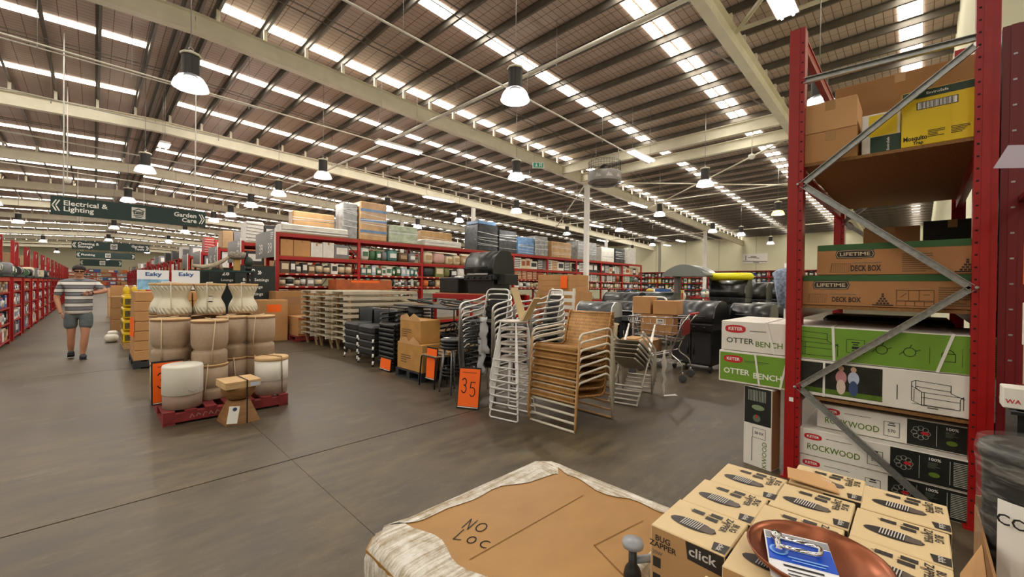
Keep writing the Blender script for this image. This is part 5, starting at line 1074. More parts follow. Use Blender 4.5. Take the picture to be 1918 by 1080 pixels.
# grey curved-roof barbecue shelter
t = thing('barbecue_shelter', 'grey barbecue shelter with a curved metal canopy and square post', 'shelter', (10.9, 4.25, 0), FW)
GM = M('brushed_grey_canopy', '#8d9290', .3, .7); pr_ = [(-.55 + 1.1 * k / 12, 1.80 + .26 * math.sin(PI * k / 12) ** .8) for k in range(13)]
MB().prism(pr_ + [(.55, 1.76), (-.55, 1.76)], 'y', -.45, .45, smooth=True).build('canopy', GM, t)
for sx in (-.46, .46): MB().cbox(sx - .07, sx + .07, .25, .40, 0, 1.76, .008).build('post', M('grey_brown_post', '#7d736d', .5), t)
MB().box(-.45, .45, .3, .33, .9, 1.0).build('rail', GM, t)
t = thing('pool_float', 'bright yellow inflatable float lying on top of the tall black barbecue', 'float', (11.2, 3.35, 1.67)); MB().tube([(.28 * math.cos(a), .42 * math.sin(a), .09) for a in [2 * PI * k / 20 for k in range(20)]], .09, 10, True).build('ring', M('yellow_vinyl', '#e8e021', .3), t)
t = thing('folded_umbrella', 'folded blue and white patterned umbrella standing beside the red post', 'umbrella', (7.25, 1.42, 0))
mb = MB(); vs = []
for i, (r, z) in enumerate(((.03, 1.18), (.09, 1.24), (.13, 1.5), (.15, 1.72), (.10, 1.76), (.02, 1.78))):
    for j in range(20): a = 2 * PI * j / 20; k = 1 + .22 * math.cos(a * 5); vs.append((r * k * math.cos(a), r * k * math.sin(a), z))
mb.add(vs, [(i * 20 + j, i * 20 + (j + 1) % 20, (i + 1) * 20 + (j + 1) % 20, (i + 1) * 20 + j) for i in range(5) for j in range(20)], 0, True); mb.build('canopy', M('blue_pattern_cloth', '#8d9cb4', .8, var=.55, scale=28), t); MB().tube([(0, 0, 0), (0, 0, 1.85)], .018, 8).build('pole', WHITE, t); MB().lathe([(.2, 0), (.2, .03), (.03, .08)], 20).build('base', BLACK, t)
# ------------------------------------------------------------------ shopping trolley with boxes
t = thing('shopping_trolley', 'chrome shopping trolley with a red handle loaded with cartons', 'trolley', (6.62, 3.03, 0), math.radians(8))
CHR = M('chrome', '#d5d5d8', .2, 1)
# local: handle toward -Y, basket toward +Y
bas = MB()
bot = [(-.2, -.3, .62), (.2, -.3, .62), (.17, .42, .68), (-.17, .42, .68)]; top = [(-.26, -.38, 1.0), (.26, -.38, 1.0), (.22, .5, .98), (-.22, .5, .98)]
for f in (0, .33, .66, 1):
    ring_ = [tuple(a + (b - a) * f for a, b in zip(p, q)) for p, q in zip(bot, top)]; bas.tube(ring_, .006 if f < 1 else .011, 6, True)
for i in range(4):
    p0, p1, q0, q1 = Vector(bot[i]), Vector(bot[(i + 1) % 4]), Vector(top[i]), Vector(top[(i + 1) % 4])
    for k in range(7): f = k / 7; bas.tube([p0.lerp(p1, f), q0.lerp(q1, f)], .0035, 5)
for k in range(1, 6): bas.tube([Vector(bot[0]).lerp(Vector(bot[1]), k / 6), Vector(bot[3]).lerp(Vector(bot[2]), k / 6)], .0035, 5)
bas.build('wire_basket', CHR, t)
for s in (-1, 1):
    MB().tube(rnd_path([(s * .26, -.5, 1.06), (s * .25, -.38, .9), (s * .22, -.2, .42), (s * .25, -.38, .30), (s * .25, -.4, .14)], .06, 3), .013, 8).build('frame_side', CHR, t); MB().tube(rnd_path([(s * .22, -.2, .44), (s * .2, .3, .3), (s * .2, .42, .14)], .06, 3), .012, 8).build('lower_rail', CHR, t)
    for y in (-.4, .42): w_ = MB().lathe([(.05, -.016), (.063, -.012), (.063, .012), (.05, .016)], 16).build('wheel', M('grey_rubber', '#4c4c4e', .6), t, (s * (.25 if y < 0 else .2), y, .064)); w_.rotation_euler = (0, PI / 2, 0); MB().box(-.014, .014, -.03, .03, .07, .14).build('castor_fork', CHR, t, (s * (.25 if y < 0 else .2), y, 0))
MB().tube([(-.27, -.5, 1.06), (.27, -.5, 1.06)], .018, 10).build('handle', M('red_handle', '#b3202a', .4), t); MB().box(-.24, .24, -.385, -.38, .72, .95).build('child_seat_flap', M('red_flap', '#8a2420', .5), t)
mb = MB()
for k in range(6): mb.tube([(-.18 + .072 * k, -.3, .27), (-.18 + .072 * k, .38, .25)], .004, 5)
mb.tube([(-.2, -.3, .27), (.2, -.3, .27)], .007, 6).tube([(-.2, .38, .25), (.2, .38, .25)], .007, 6).build('lower_rack', CHR, t)
for l, x, y, z, a, b, h, lbl in (('brown carton with a white label inside the trolley basket', 6.60, 3.07, .70, .15, .26, .33, True), ('brown carton on top of the trolley load, left', 6.57, 3.31, 1.035, .17, .15, .28, False), ('brown carton on top of the trolley load, right', 6.62, 2.93, 1.035, .17, .19, .22, False)):
    c = thing('trolley_carton', l, 'box', (x, y, z), math.radians(8)); MB().cbox(-a, a, -b, b, 0, h, .005).build('carton_body', CARD, c); MB().box(-a - .001, a, -.025, .025, h - .0005, h + .001).build('packing_tape', TAPE, c)
    if lbl: panel(c, 'white_label', (-a, -.06, .22), NX, Z_, .12, .08, WPRINT); rects(c, 'label_print', (-a, -.06, .22), NX, Z_, [(-.03, .01, .02, .03), (0, .01, .02, .03), (.03, .01, .02, .03), (0, -.025, .09, .008)], INK, off=.0025)
rc = thing('flatbed_trolley', 'white-railed flatbed trolley behind the loaded shopping trolley', 'trolley', (7.4, 3.78, 0), FW)
MB().tube(rnd_path([(-.35, .3, .2), (-.35, .3, 1.15), (-.2, .3, 1.28), (.35, .3, 1.28), (.35, .3, .2)], .1, 4), .018, 8).tube([(-.35, .3, .95), (.35, .3, .95)], .012, 6).build('rail', WHITE, rc); MB().cbox(-.38, .38, -.5, .35, .16, .2, .006).build('deck', BLKM, rc)
for sx in (-1, 1):
    for sy in (-.4, .28): w_ = MB().lathe([(.06, -.018), (.075, -.014), (.075, .014), (.06, .018)], 14).build('wheel', M('grey_rubber'), rc, (sx * .32, sy, .08)); w_.rotation_euler = (0, PI / 2, 0)
c = thing('low_carton', 'low brown carton on the flatbed trolley', 'box', (7.35, 3.76, .2), .1); MB().cbox(-.25, .25, -.3, .3, 0, .3, .005).build('carton_body', CARD2, c); MB().box(-.25, .25, -.03, .03, .2995, .301).build('packing_tape', TAPE, c)
# ------------------------------------------------------------------ shelf goods
GM_ = {}
def good(kind, w, d, h, mats):
    k = (kind, round(w, 2), round(d, 2), round(h, 2), tuple(m.name for m in mats))
    if k in GM_: return GM_[k]
    mb = MB(); a, b = w / 2, d / 2
    if kind == 'box':
        mb.cbox(-a, a, -b, b, 0, h, min(.006, w * .05)); mb.quad((-a * .75, -b - .001, h * .3), X_, Z_, w * .75, h * .5, 1)
    elif kind == 'carton':
        mb.cbox(-a, a, -b, b, 0, h, .006); mb.box(-.025, .025, -b - .001, b, h - .0005, h + .001, 1).box(-.025, .025, -b - .0012, -b, h - .08, h, 1)
    elif kind == 'can':
        mb.lathe([(a * .96, 0), (a, .01), (a, h * .2)], 14).lathe([(a * 1.005, h * .2), (a * 1.005, h * .75)], 14, mi=1).lathe([(a, h * .75), (a * .95, h * .9), (a * .55, h * .95), (a * .5, h), (0, h)], 14)
    elif kind == 'bottle':
        mb.lathe([(a * .9, 0), (a, .02), (a, h * .25)], 12).lathe([(a * 1.01, h * .25), (a * 1.01, h * .6)], 12, mi=1).lathe([(a, h * .6), (a * .4, h * .8), (a * .35, h * .88)], 12).lathe([(a * .42, h * .88), (a * .42, h), (0, h)], 10, mi=1)
    elif kind == 'cushion':
        mb.ball((0, 0, h / 2), a, b, h / 2, 14, 8, p=.55)
    elif kind == 'bag':
        mb.ball((0, 0, h * .5), a, b, h * .52, 12, 8, p=.45); mb.quad((-a * .6, -b * 1.02, h * .3), X_, Z_, w * .6, h * .4, 1)
    elif kind == 'urn':
        mb.lathe([(a * .5, 0), (a * .6, .02), (a, h * .45), (a * .95, h * .7), (a * .6, h * .88), (a * .7, h), (a * .6, h), (0, h * .9)], 18)
    elif kind == 'panel':
        mb.box(-a, a, -b, b, 0, h); 
        for i in range(5): mb.quad((-a * .8, -b - .001, h * (.1 + .17 * i)), X_, Z_, w * .8, h * .08, 1)
    elif kind == 'roll':
        mb.tube([(-a, 0, h / 2), (a, 0, h / 2)], h / 2, 14).tube([(-a * .2, 0, h / 2), (a * .2, 0, h / 2)], h / 2 + .002, 14, mi=1, cap=False)
    elif kind == 'wrapped':
        mb.cbox(-a, a, -b, b, 0, h, .03)
        for i in range(6): z = h * (.08 + .16 * i); mb.bar((-a - .004, -b - .004, z), (a + .004, -b - .004, z + h * random.uniform(-.06, .1)), .004, .02, 1)
    GM_[k] = mb.mesh(kind, mats); return GM_[k]
KN = dict(box='boxed_product', carton='shelf_carton', can='canister', bottle='bottle', cushion='cushion', bag='bagged_product', urn='urn', panel='screen_panel', roll='rolled_mat', wrapped='wrapped_pallet_load')
KC = dict(box='box', carton='box', can='canister', bottle='bottle', cushion='cushion', bag='bag', urn='urn', panel='panel', roll='roll', wrapped='wrapped load')
def put(kind, w, d, h, mats, loc, rz, label, group):
    o = obj(KN[kind], good(kind, w, d, h, mats), None, loc, rz); return tag(o, label, KC[kind], group)
PAL = {n: M('goods_' + n, c, .5, var=.08) for n, c in dict(charcoal='#2b2b2d', white='#dad8d2', cream='#cdbf9f', green='#3f6a48', teal='#4f7f7c', blue='#31548f', navy='#22304f', grey='#77777a', rust='#9c4a26', brown='#5d4330', tan='#a98a63', red='#a52a25', pink='#c39a92', olive='#6a6d3c', orange='#c8652a', black='#18181a', paleblue='#9db4c4', yellow='#cbae3a').items()}
def fill(x0, x1, y, z, hmax, kinds, cols, where, rnd, face=0, wr_=(.14, .26), dep=.3, gap=.015):
    """row of goods along X (face 0, looking to -Y) or along Y (face 1, looking to +X)"""
    x = x0; used = {}
    while x < x1 - wr_[0]:
        w = round(rnd.choice([wr_[0], (wr_[0] + wr_[1]) / 2, wr_[1]]), 2)
        if x + w > x1: break
        kind = rnd.choice(kinds); c1, c2 = rnd.choice(cols); h = round(hmax * rnd.choice([.72, .85, .95]), 2)
        if kind in ('can', 'bottle', 'urn'): h = min(h, w * 2.2)
        d = min(dep, w if kind in ('can', 'bottle', 'urn') else dep)
        nm = '%s %s on %s' % (c1.replace('paleblue', 'pale blue'), KN[kind].replace('_', ' '), where)
        if kind == 'carton': mats = [CARD if c1 == 'tan' else PAL[c1], TAPE]
        else: mats = [PAL[c1], PAL[c2]]
        if face == 0: put(kind, w, d, h, mats, (x + w / 2, y + d / 2, z), 0, nm, nm)
        else: put(kind, w, d, h, mats, (y - d / 2, x + w / 2, z), PI / 2, nm, nm)
        x += w + gap
BW = 2.4
def rackrow(label, x0, y0, n, depth, levels, h, sx=1, thin=()):
    t = thing('pallet_rack', label, 'rack', (x0, y0, 0))
    um = MB().cbox(0, .09, 0, .07, 0, h, .004).box(-.02, .11, -.02, .09, 0, .01).mesh('upright', RED); bm_ = MB().box(.09, BW, 0, .045, 0, .1).box(.09, BW, -.004, .0, .015, .03).mesh('beam', RED); sb = MB().box(.05, BW, 0, depth, 0, .02).mesh('shelf_board', PBOARD)
    tb = MB().box(.09, BW, 0, .02, 0, .045).mesh('shelf_edge', RED); tg = MB()
    for k in range(8): tg.box(.25 + k * .27, .33 + k * .27, -.003, 0, .008, .038)
    tgm = tg.mesh('ticket_strip', M('ticket_white', '#d8cfc6', .6))
    br = MB().bar((.045, .05, .3), (.045, depth - .05, 1.3), .03, .03).bar((.045, depth - .05, 1.3), (.045, .05, 2.3), .03, .03).bar((.045, .05, 2.3), (.045, depth - .05, h - .1), .03, .03).mesh('brace', GALV)
    for i in range(n + 1):
        for y in (0, depth - .07): obj('upright', um, t, (sx * i * BW, y, 0))
        obj('brace', br, t, (sx * i * BW, 0, 0))
    for i in range(n):
        ox = i * BW if sx > 0 else -(i + 1) * BW
        for z in levels:
            if z in thin:
                e = obj('shelf_edge', tb, t, (ox, -.01, z - .06)); obj('ticket_strip', tgm, e, (0, 0, 0))
            else: obj('beam', bm_, t, (ox, 0, z - .12)); 
            obj('beam', bm_, t, (ox, depth - .045, z - .12)); obj('shelf_board', sb, t, (ox, 0, z - .02))
    return t
# ------------------------------------------------------------------ long red rack across the middle
RX, RY = 3.62, 13.0
rackrow('long red pallet rack crossing the middle of the store, loaded on top', RX, RY, 9, 1.0, (.16, .75, 1.40, 1.77, 2.27, 2.93), 2.93, thin=(1.40, 1.77))
ordn = [w + x for x in ('', ' far') for w in ('first', 'second', 'third', 'fourth', 'fifth', 'sixth', 'seventh', 'eighth', 'ninth', 'tenth', 'eleventh', 'twelfth')]
DARKC = [('charcoal', 'white'), ('black', 'white'), ('white', 'charcoal'), ('grey', 'white'), ('brown', 'cream'), ('charcoal', 'cream')]
GRN = [('green', 'white'), ('teal', 'white'), ('white', 'green'), ('grey', 'white'), ('paleblue', 'white')]
CUSH = [('cream', 'tan'), ('white', 'tan'), ('tan', 'cream'), ('pink', 'white'), ('charcoal', 'white'), ('paleblue', 'white'), ('olive', 'cream')]
RUG = [('charcoal', 'white'), ('white', 'charcoal'), ('green', 'cream'), ('rust', 'cream'), ('grey', 'white'), ('brown', 'cream')]
rnd = random.Random(11)
for b in range(9):
    x0, x1 = RX + b * BW + .13, RX + (b + 1) * BW - .03; w_ = '%s bay of the long red rack' % ordn[b]
    if b == 0:
        fill(x0, x1, RY + .04, 2.271, .5, ['box', 'carton', 'box', 'carton'], [('white', 'charcoal'), ('tan', 'tan'), ('tan', 'tan'), ('tan', 'tan'), ('grey', 'white')], 'the upper shelf, ' + w_, rnd, wr_=(.22, .46), dep=.45)
        fill(x0, x1, RY + .02, 1.771, .36, ['can', 'box', 'box'], DARKC, 'the middle shelf, ' + w_, rnd, wr_=(.15, .24)); fill(x0, x1 - .9, RY + .02, 1.401, .31, ['can', 'box'], DARKC, 'the lower shelf, ' + w_, rnd, wr_=(.15, .26))
    elif b == 1:
        fill(x0, x1, RY + .04, 2.271, .46, ['bag', 'cushion', 'bag'], GRN + [('brown', 'tan')], 'the upper shelf, ' + w_, rnd, wr_=(.2, .4), dep=.4)
        fill(x0, x1, RY + .02, 1.771, .34, ['bag', 'box'], GRN, 'the middle shelf, ' + w_, rnd, wr_=(.14, .2)); fill(x0, x1, RY + .02, 1.401, .28, ['bottle', 'can', 'urn'], DARKC + GRN, 'the lower shelf, ' + w_, rnd, wr_=(.1, .15))
        fill(x0, x1, RY + .02, .751, .4, ['can', 'urn'], DARKC + [('white', 'black')], 'the bottom shelf, ' + w_, rnd, wr_=(.25, .34))
    elif b in (2, 3):
        fill(x0, x1, RY + .04, 2.271, .45, ['cushion', 'cushion', 'bag'], CUSH, 'the upper shelf, ' + w_, rnd, wr_=(.35, .55), dep=.45); fill(x0, x1, RY + .02, 1.771, .42, ['cushion', 'box', 'cushion'], CUSH, 'the middle shelf, ' + w_, rnd, wr_=(.3, .5), dep=.4); fill(x0, x1, RY + .02, 1.401, .3, ['box', 'cushion'], CUSH + [('orange', 'brown')], 'the lower shelf, ' + w_, rnd, wr_=(.25, .45))
    else:
        fill(x0, x1, RY + .1, 2.271, .52, ['box', 'panel'], [('white', 'charcoal'), ('cream', 'rust'), ('charcoal', 'white')], 'the upper shelf, ' + w_, rnd, wr_=(.3, .5), dep=.3); fill(x0, x1, RY + .04, 1.771, .46, ['panel', 'panel', 'cushion', 'urn'], RUG, 'the middle shelf, ' + w_, rnd, wr_=(.3, .5), dep=.2); fill(x0, x1, RY + .02, 1.401, .3, ['box', 'can', 'cushion'], RUG + CUSH, 'the lower shelf, ' + w_, rnd, wr_=(.18, .3))
# loads on top of the long rack
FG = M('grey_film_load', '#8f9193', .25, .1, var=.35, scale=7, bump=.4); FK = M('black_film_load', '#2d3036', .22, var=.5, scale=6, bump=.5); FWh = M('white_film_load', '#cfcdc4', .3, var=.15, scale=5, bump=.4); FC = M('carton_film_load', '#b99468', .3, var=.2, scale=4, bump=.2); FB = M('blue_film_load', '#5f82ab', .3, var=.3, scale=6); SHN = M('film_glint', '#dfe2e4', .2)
top = 2.931
TOPS = [('white film-wrapped flat bundle on top of the long rack, nearest the aisle', 4.75, 13.35, 1.95, .6, .27, FWh, 0), ('brown and blue carton load behind the white bundle on the long rack', 4.95, 14.0, 1.3, .4, .80, FC, 0), ('grey film-wrapped column beside the tall carton tower on the long rack', 5.85, 13.5, .5, .6, 1.16, FG, 0), ('tall film-wrapped tower of brown cartons with blue bands on the long rack', 6.62, 13.5, .95, .8, 1.28, FC, 1),
        ('pale green and white wrapped load right of the carton tower', 7.75, 13.5, 1.15, .8, .62, M('greenish_film_load', '#a9b6a0', .3, var=.3, scale=6, bump=.3), 0), ('white wrapped flat load on the long rack, fourth bay side', 9.5, 13.4, 1.7, .6, .25, FWh, 0), ('brown carton load stacked behind the white flat load', 9.6, 13.85, 1.5, .3, .65, FC, 0),
        ('black film-wrapped load with a blue top on the long rack, left of two', 11.75, 13.5, 1.15, .9, 1.1, FK, 2), ('black film-wrapped load on the long rack, right of two', 12.95, 13.5, 1.1, .9, .98, FK, 0), ('grey and blue wrapped load past the black loads', 14.2, 13.5, 1.1, .8, .8, FB, 0), ('timber-coloured wrapped load past the black loads', 15.3, 13.5, .95, .8, .95, FG, 0), ('brown carton load near the white column', 16.9, 13.5, 1.6, .8, .8, FC, 0), ('grey striped wrapped load just past the white column', 19.2, 13.5, 1.8, .8, 1.0, FG, 0), ('white wrapped load toward the far end of the long rack', 21.3, 13.5, 1.4, .8, .85, FWh, 0), ('dark poster load near the far end of the long rack', 22.9, 13.5, 1.1, .6, .9, FK, 0), ('white poster board load at the far end of the long rack', 24.4, 13.4, .9, .4, 1.05, FWh, 0)]
for l, x, y, w, d, h, m, extra in TOPS:
    t = thing('wrapped_pallet_load', l, 'wrapped load', (x, y, top)); MB().cbox(-w / 2, w / 2, -d / 2, d / 2, 0, h, .03).build('load', m, t)
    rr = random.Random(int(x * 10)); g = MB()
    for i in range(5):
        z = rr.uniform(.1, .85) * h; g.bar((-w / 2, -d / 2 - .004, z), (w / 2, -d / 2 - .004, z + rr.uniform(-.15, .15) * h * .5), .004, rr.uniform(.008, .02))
    tag(g.build('film_glint_lines', SHN, t), kind='stuff')  # pale bars painted as glints along the stretched film
    if extra == 1:
        for z in (.25, .62, .95): MB().box(-w / 2 - .003, w / 2 + .003, -d / 2 - .004, -d / 2, z, z + .09).build('blue_band', FB, t)
        for z in (.32, .64, .96): MB().box(-w / 2 - .002, w / 2 + .002, -d / 2 - .003, -d / 2, z, z + .008).build('carton_joint', EDGE, t)
    if extra == 2: MB().cbox(-w / 2 + .05, w / 2 - .05, -d / 2 + .05, d / 2 - .05, h, h + .16, .03).build('blue_top', FB, t)
# parallel rack rows further down the aisle, with end blades
for r in range(1, 20):
    y0 = 13.0 + 3.9 * r
    rackrow('red rack row along the right of the aisle, %s past the long rack' % ordn[r - 1], RX, y0, 2 if r > 2 else 3, 1.9, (.16, 1.2, 2.1, 2.9), 2.95)
    for z, hm in ((2.101, .7), (1.201, .75), (2.901, .8), (.161, .9)):
        if (r > 5 and z < 2) or (r > 9 and z < 2.5): continue
        where = '%s, %s red row past the long rack' % ({2.101: 'the third level', 1.201: 'the second level', 2.901: 'the top', .161: 'the bottom level'}[z], ordn[r - 1])
        fill(RX + .15, RX + (2.3 if z > 2 else 1.6), y0 + .05, z, hm, ['carton', 'box', 'wrapped' if z > 2.5 else 'box'], [('tan', 'tan'), ('grey', 'white'), ('red', 'white'), ('white', 'grey'), ('charcoal', 'white')], where, rnd, wr_=(.4, .7), dep=.8)
BLADE = M('smoky_grey_blade', '#4b4c4b', .35); 
for r, (num, lb) in enumerate((('39', 'grey aisle blade numbered 39 on the end of the long red rack'), ('40', 'grey aisle blade numbered 40 on the second rack row'), ('42', 'grey aisle blade numbered 42 on the third rack row'), (None, 'grey aisle blade on the fourth rack row'), (None, 'grey aisle blade on the fifth rack row'))):
    y0 = 13.05 + 3.9 * r; t = thing('number_sign', lb, 'sign', (3.598, y0, 2.22))
    MB().box(0, .02, 0, 1.95, 0, .78).build('board', BLADE, t); MB().box(-.005, .025, -.03, 0, -.1, .82).build('edge_strip', WHITE, t)
    if num:
        for yy in (.45, 1.35): text(num, t, (0, yy, .26), NX, Z_, .42, WPRINT, bold=.0, off=.004)
        rects(t, 'fine_print', (0, .25, .62), NX, Z_, lines_of(.3, .22, 4, r), WPRINT)
for i, (num, x, y, ls) in enumerate((('29 »', 2.58, 12.62, ['Boho Settings', 'Lounge', 'Settings', 'Lounge']), ('28', 2.5, 15.6, ['Lounge']), ('', 2.45, 19.2, []))):
    t = thing('aisle_board', ('black aisle board headed 29 beside the long red rack', 'black aisle board headed 28 past the first one', 'plain black aisle board, farthest of three')[i], 'sign', (x, y, 0)); MB().box(0, .92, 0, .03, .1, 1.93).build('board', M('black_board', '#15201f', .5), t); MB().box(0, .06, -.15, .18, 0, .1).box(.86, .92, -.15, .18, 0, .1).build('feet', BLACK, t)
    if num: text(num, t, (.42, 0, 1.76), X_, Z_, .2, WPRINT, bold=.02)
    for k, s in enumerate(ls): text(s, t, (.46, 0, 1.55 - .19 * k), X_, Z_, .11, WPRINT, bold=.005)
# ornament display above the planters
t = thing('display_stand', 'tall dark stand carrying driftwood ornaments behind the planters', 'stand', (2.05, 11.1, 0)); [MB().cbox(a * .5 - .03, a * .5 + .03, b * .2 - .03, b * .2 + .03, 0, 1.7, .004).build('leg', BLACK, t) for a in (-1, 1) for b in (-1, 1)]; MB().box(-.58, .58, -.25, .25, 1.7, 1.74).build('stand_top', DKGREEN, t)
t = thing('driftwood', 'pale driftwood branch ornament on the tall dark stand', 'ornament', (1.85, 11.05, 1.74)); MB().tube([(-.38, 0, .09), (-.2, 0, .06), (.0, 0, .1), (.15, 0, .2), (.28, 0, .3)], [.03, .05, .055, .045, .03], 9).tube([(-.05, 0, .08), (-.1, 0, -.0)], [.04, .035], 8).tube([(.1, 0, .16), (.16, .06, .0)], [.04, .03], 8).build('branch', M('bleached_wood', '#a89a84', .8, var=.25, scale=9, bump=.3), t)
t = thing('basket_stand', 'striped basket on a tan post beside the driftwood', 'ornament', (2.28, 11.05, 1.74)); MB().cbox(-.06, .06, -.06, .06, 0, .26, .01).build('post', M('tan_post', '#b08a4a', .7), t); MB().lathe([(.1, .26), (.16, .3), (.18, .42), (.17, .42), (.14, .31), (0, .28)], 20).build('basket', M('striped_basket', '#8a8378', .8, var=.6, scale=40), t)
t = thing('potted_cactus', 'dark leafy ornament on the stand beside the basket', 'ornament', (2.5, 11.0, 1.74)); MB().lathe([(.06, 0), (.08, .1), (.07, .1), (0, .09)], 14).build('pot', BLACK, t); MB().ball((0, 0, .2), .1, .1, .13, 12, 8, p=1.2).build('leaves', M('dark_leaf', '#25352a', .6, var=.4, scale=20), t)
# cartons in front of the long rack
for l, x, y, a, b, z, h, m, rd in (('tall brown carton stack before the long rack, left', 3.75, 12.35, .4, .35, 0, 1.25, CARD3, 0), ('tall brown carton before the long rack, right', 4.5, 12.45, .32, .3, 0, 1.27, CARD3, 0), ('brown carton with orange print before the aisle board', 3.2, 11.9, .32, .3, 0, 1.04, CARD, 1), ('orange flat carton lying before the long rack', 5.9, 12.5, .9, .3, 1.3, .3, OC, 1), ('brown carton under the orange flat carton', 5.9, 12.5, .85, .35, 0, 1.3, CARD3, 0)):
    c = thing('floor_carton', l, 'box', (x, y, z)); MB().cbox(-a, a, -b, b, 0, h, .006).build('carton_body', m, c); MB().box(-.03, .03, -b - .001, b, h - .0005, h + .001).build('packing_tape', TAPE, c)
    panel(c, 'print_panel', (0, -b, h * .8), X_, Z_, a, h * .18, ORANGE if rd else EDGE)
pallet('red pallet under the tied brown cartons before the long rack', 3.55, 11.05, mat=REDD)
for k in range(2):
    c = thing('tied_carton', 'brown carton with orange band on the red pallet, %s' % ('lower', 'upper')[k], 'box', (4.1, 11.55, .138 + k * .24)); MB().cbox(-.5, .5, -.48, .48, 0, .238, .006).build('carton_body', CARD, c); MB().box(-.502, .502, -.484, -.48, .17 if k else .02, .22 if k else .06).build('orange_band', OC, c)
# ------------------------------------------------------------------ rack ends along the left of the aisle
LC = [('navy', 'white'), ('black', 'white'), ('white', 'blue'), ('blue', 'white'), ('tan', 'navy'), ('cream', 'blue'), ('grey', 'white'), ('red', 'white')]
for k in range(22):
    y0 = 13.35 + 2.15 * k; o_ = ordn[k]
    t = thing('aisle_end_bay', 'red aisle-end shelf bay on the left, %s down the aisle' % o_, 'shelf', (-1.36, y0, 0))
    um = MB().cbox(-.09, 0, 0, .08, 0, 1.55, .004)
    for y in (0, 1.5): um.build('upright', RED, t, (0, y, 0)); MB().cbox(-.09, 0, 0, .08, 0, 1.55, .004).build('upright', RED, t, (-.5, y, 0))
    for z in (.12, .5, .85, 1.2): MB().box(-.58, .0, .08, 1.5, z - .03, z).build('shelf_board', RED, t)
    MB().box(-.6, .05, -.02, 1.62, 1.55, 1.6).build('top_board', DKGREEN, t); MB().box(-.012, .0, .08, 1.5, 1.45, 1.54).build('header_strip', M('orange_red_strip', '#c23a1c', .5), t)
    if k < 7:
        for z, nm, hm in ((.121, 'bottom', .33), (.501, 'second', .31), (.851, 'third', .3), (1.201, 'top', .24)):
            fill(y0 + .12, y0 + 1.48, -1.38, z, hm, ['bottle', 'box', 'box', 'can'] if z > .3 else ['carton', 'box'], LC, 'the %s shelf, %s left aisle-end bay' % (nm, o_), rnd, face=1, wr_=(.12, .24), dep=.3)
        fill(y0 + .1, y0 + 1.5, -1.4, 1.601, .32, ['roll', 'bag', 'box'], [('black', 'white'), ('charcoal', 'white'), ('cream', 'white'), ('grey', 'white'), ('green', 'white')], 'top, %s left aisle-end bay' % o_, rnd, face=1, wr_=(.3, .55), dep=.32)
for r in range(14):
    y0 = 15.3 + 3.9 * r
    rackrow('red rack row reaching left from the aisle, %s down the aisle' % ordn[r], -2.1, y0, 1, 1.2, (.16, 1.2, 2.1), 2.9, sx=-1)
    fill(-4.3, -2.2, y0 + .05, 2.101, .6, ['carton', 'box', 'box'], [('tan', 'tan'), ('red', 'white'), ('white', 'grey'), ('rust', 'white'), ('green', 'white')], 'the top level, %s left rack row' % ordn[r], rnd, wr_=(.3, .55), dep=.8)
    fill(-4.3, -2.2, y0 + .05, 1.201, .7, ['carton', 'box'], [('tan', 'tan'), ('red', 'white'), ('grey', 'white')], 'the second level, %s left rack row' % ordn[r], rnd, wr_=(.4, .6), dep=.8)
rackrow('red rack row closing the far end of the aisle', -7.0, 96.5, 6, 1.0, (.16, .9, 1.6, 2.3, 2.9), 2.95)
for z, nm in ((.161, 'lowest'), (.901, 'second'), (1.601, 'third'), (2.301, 'fourth'), (2.901, 'top')):
    fill(-6.8, 7.2, 96.55, z, .55, ['carton', 'box', 'box', 'can'], [('tan', 'tan'), ('red', 'white'), ('white', 'grey'), ('blue', 'white'), ('orange', 'white'), ('charcoal', 'white')], 'the %s level at the far end of the aisle' % nm, rnd, wr_=(.4, .8), dep=.7)
# ------------------------------------------------------------------ far wall display rack
t = thing('wall_rack', 'low red rack of small tools along the far cream wall', 'rack', (XR - .9, 4, 0)); 
for k in range(9): MB().cbox(0, .08, k * 2.4, k * 2.4 + .08, 0, 3.0, .004).build('upright', RED, t)
for z in (.7, 1.3, 1.9, 2.45, 2.98): MB().box(0, .05, 0, 19.3, z - .06, z).build('beam', RED, t); MB().box(.05, .8, 0, 19.3, z - .03, z - .005).build('shelf_board', PBOARD, t)
MB().box(.78, .8, 0, 19.3, 0, 3).build('back_panel', M('pegboard', '#b7ae9d', .8), t)
rnd2 = random.Random(3)
for z, nm in ((.701, 'bottom'), (1.301, 'second'), (1.901, 'third'), (2.451, 'top')):
    y = 4.2
    while y < 23:
        w = .26; c = rnd2.choice(LC + GRN + [('yellow', 'white'), ('red', 'white')]); nm2 = '%s product on the %s shelf of the far wall rack' % (c[0].replace('paleblue', 'pale blue'), nm)
        put(rnd2.choice(['box', 'bottle', 'can']), w, .26, round(rnd2.choice([.36, .44]), 2), [PAL[c[0]], PAL[c[1]]], (XR - .68, y, z), -PI / 2, nm2, nm2); y += .36
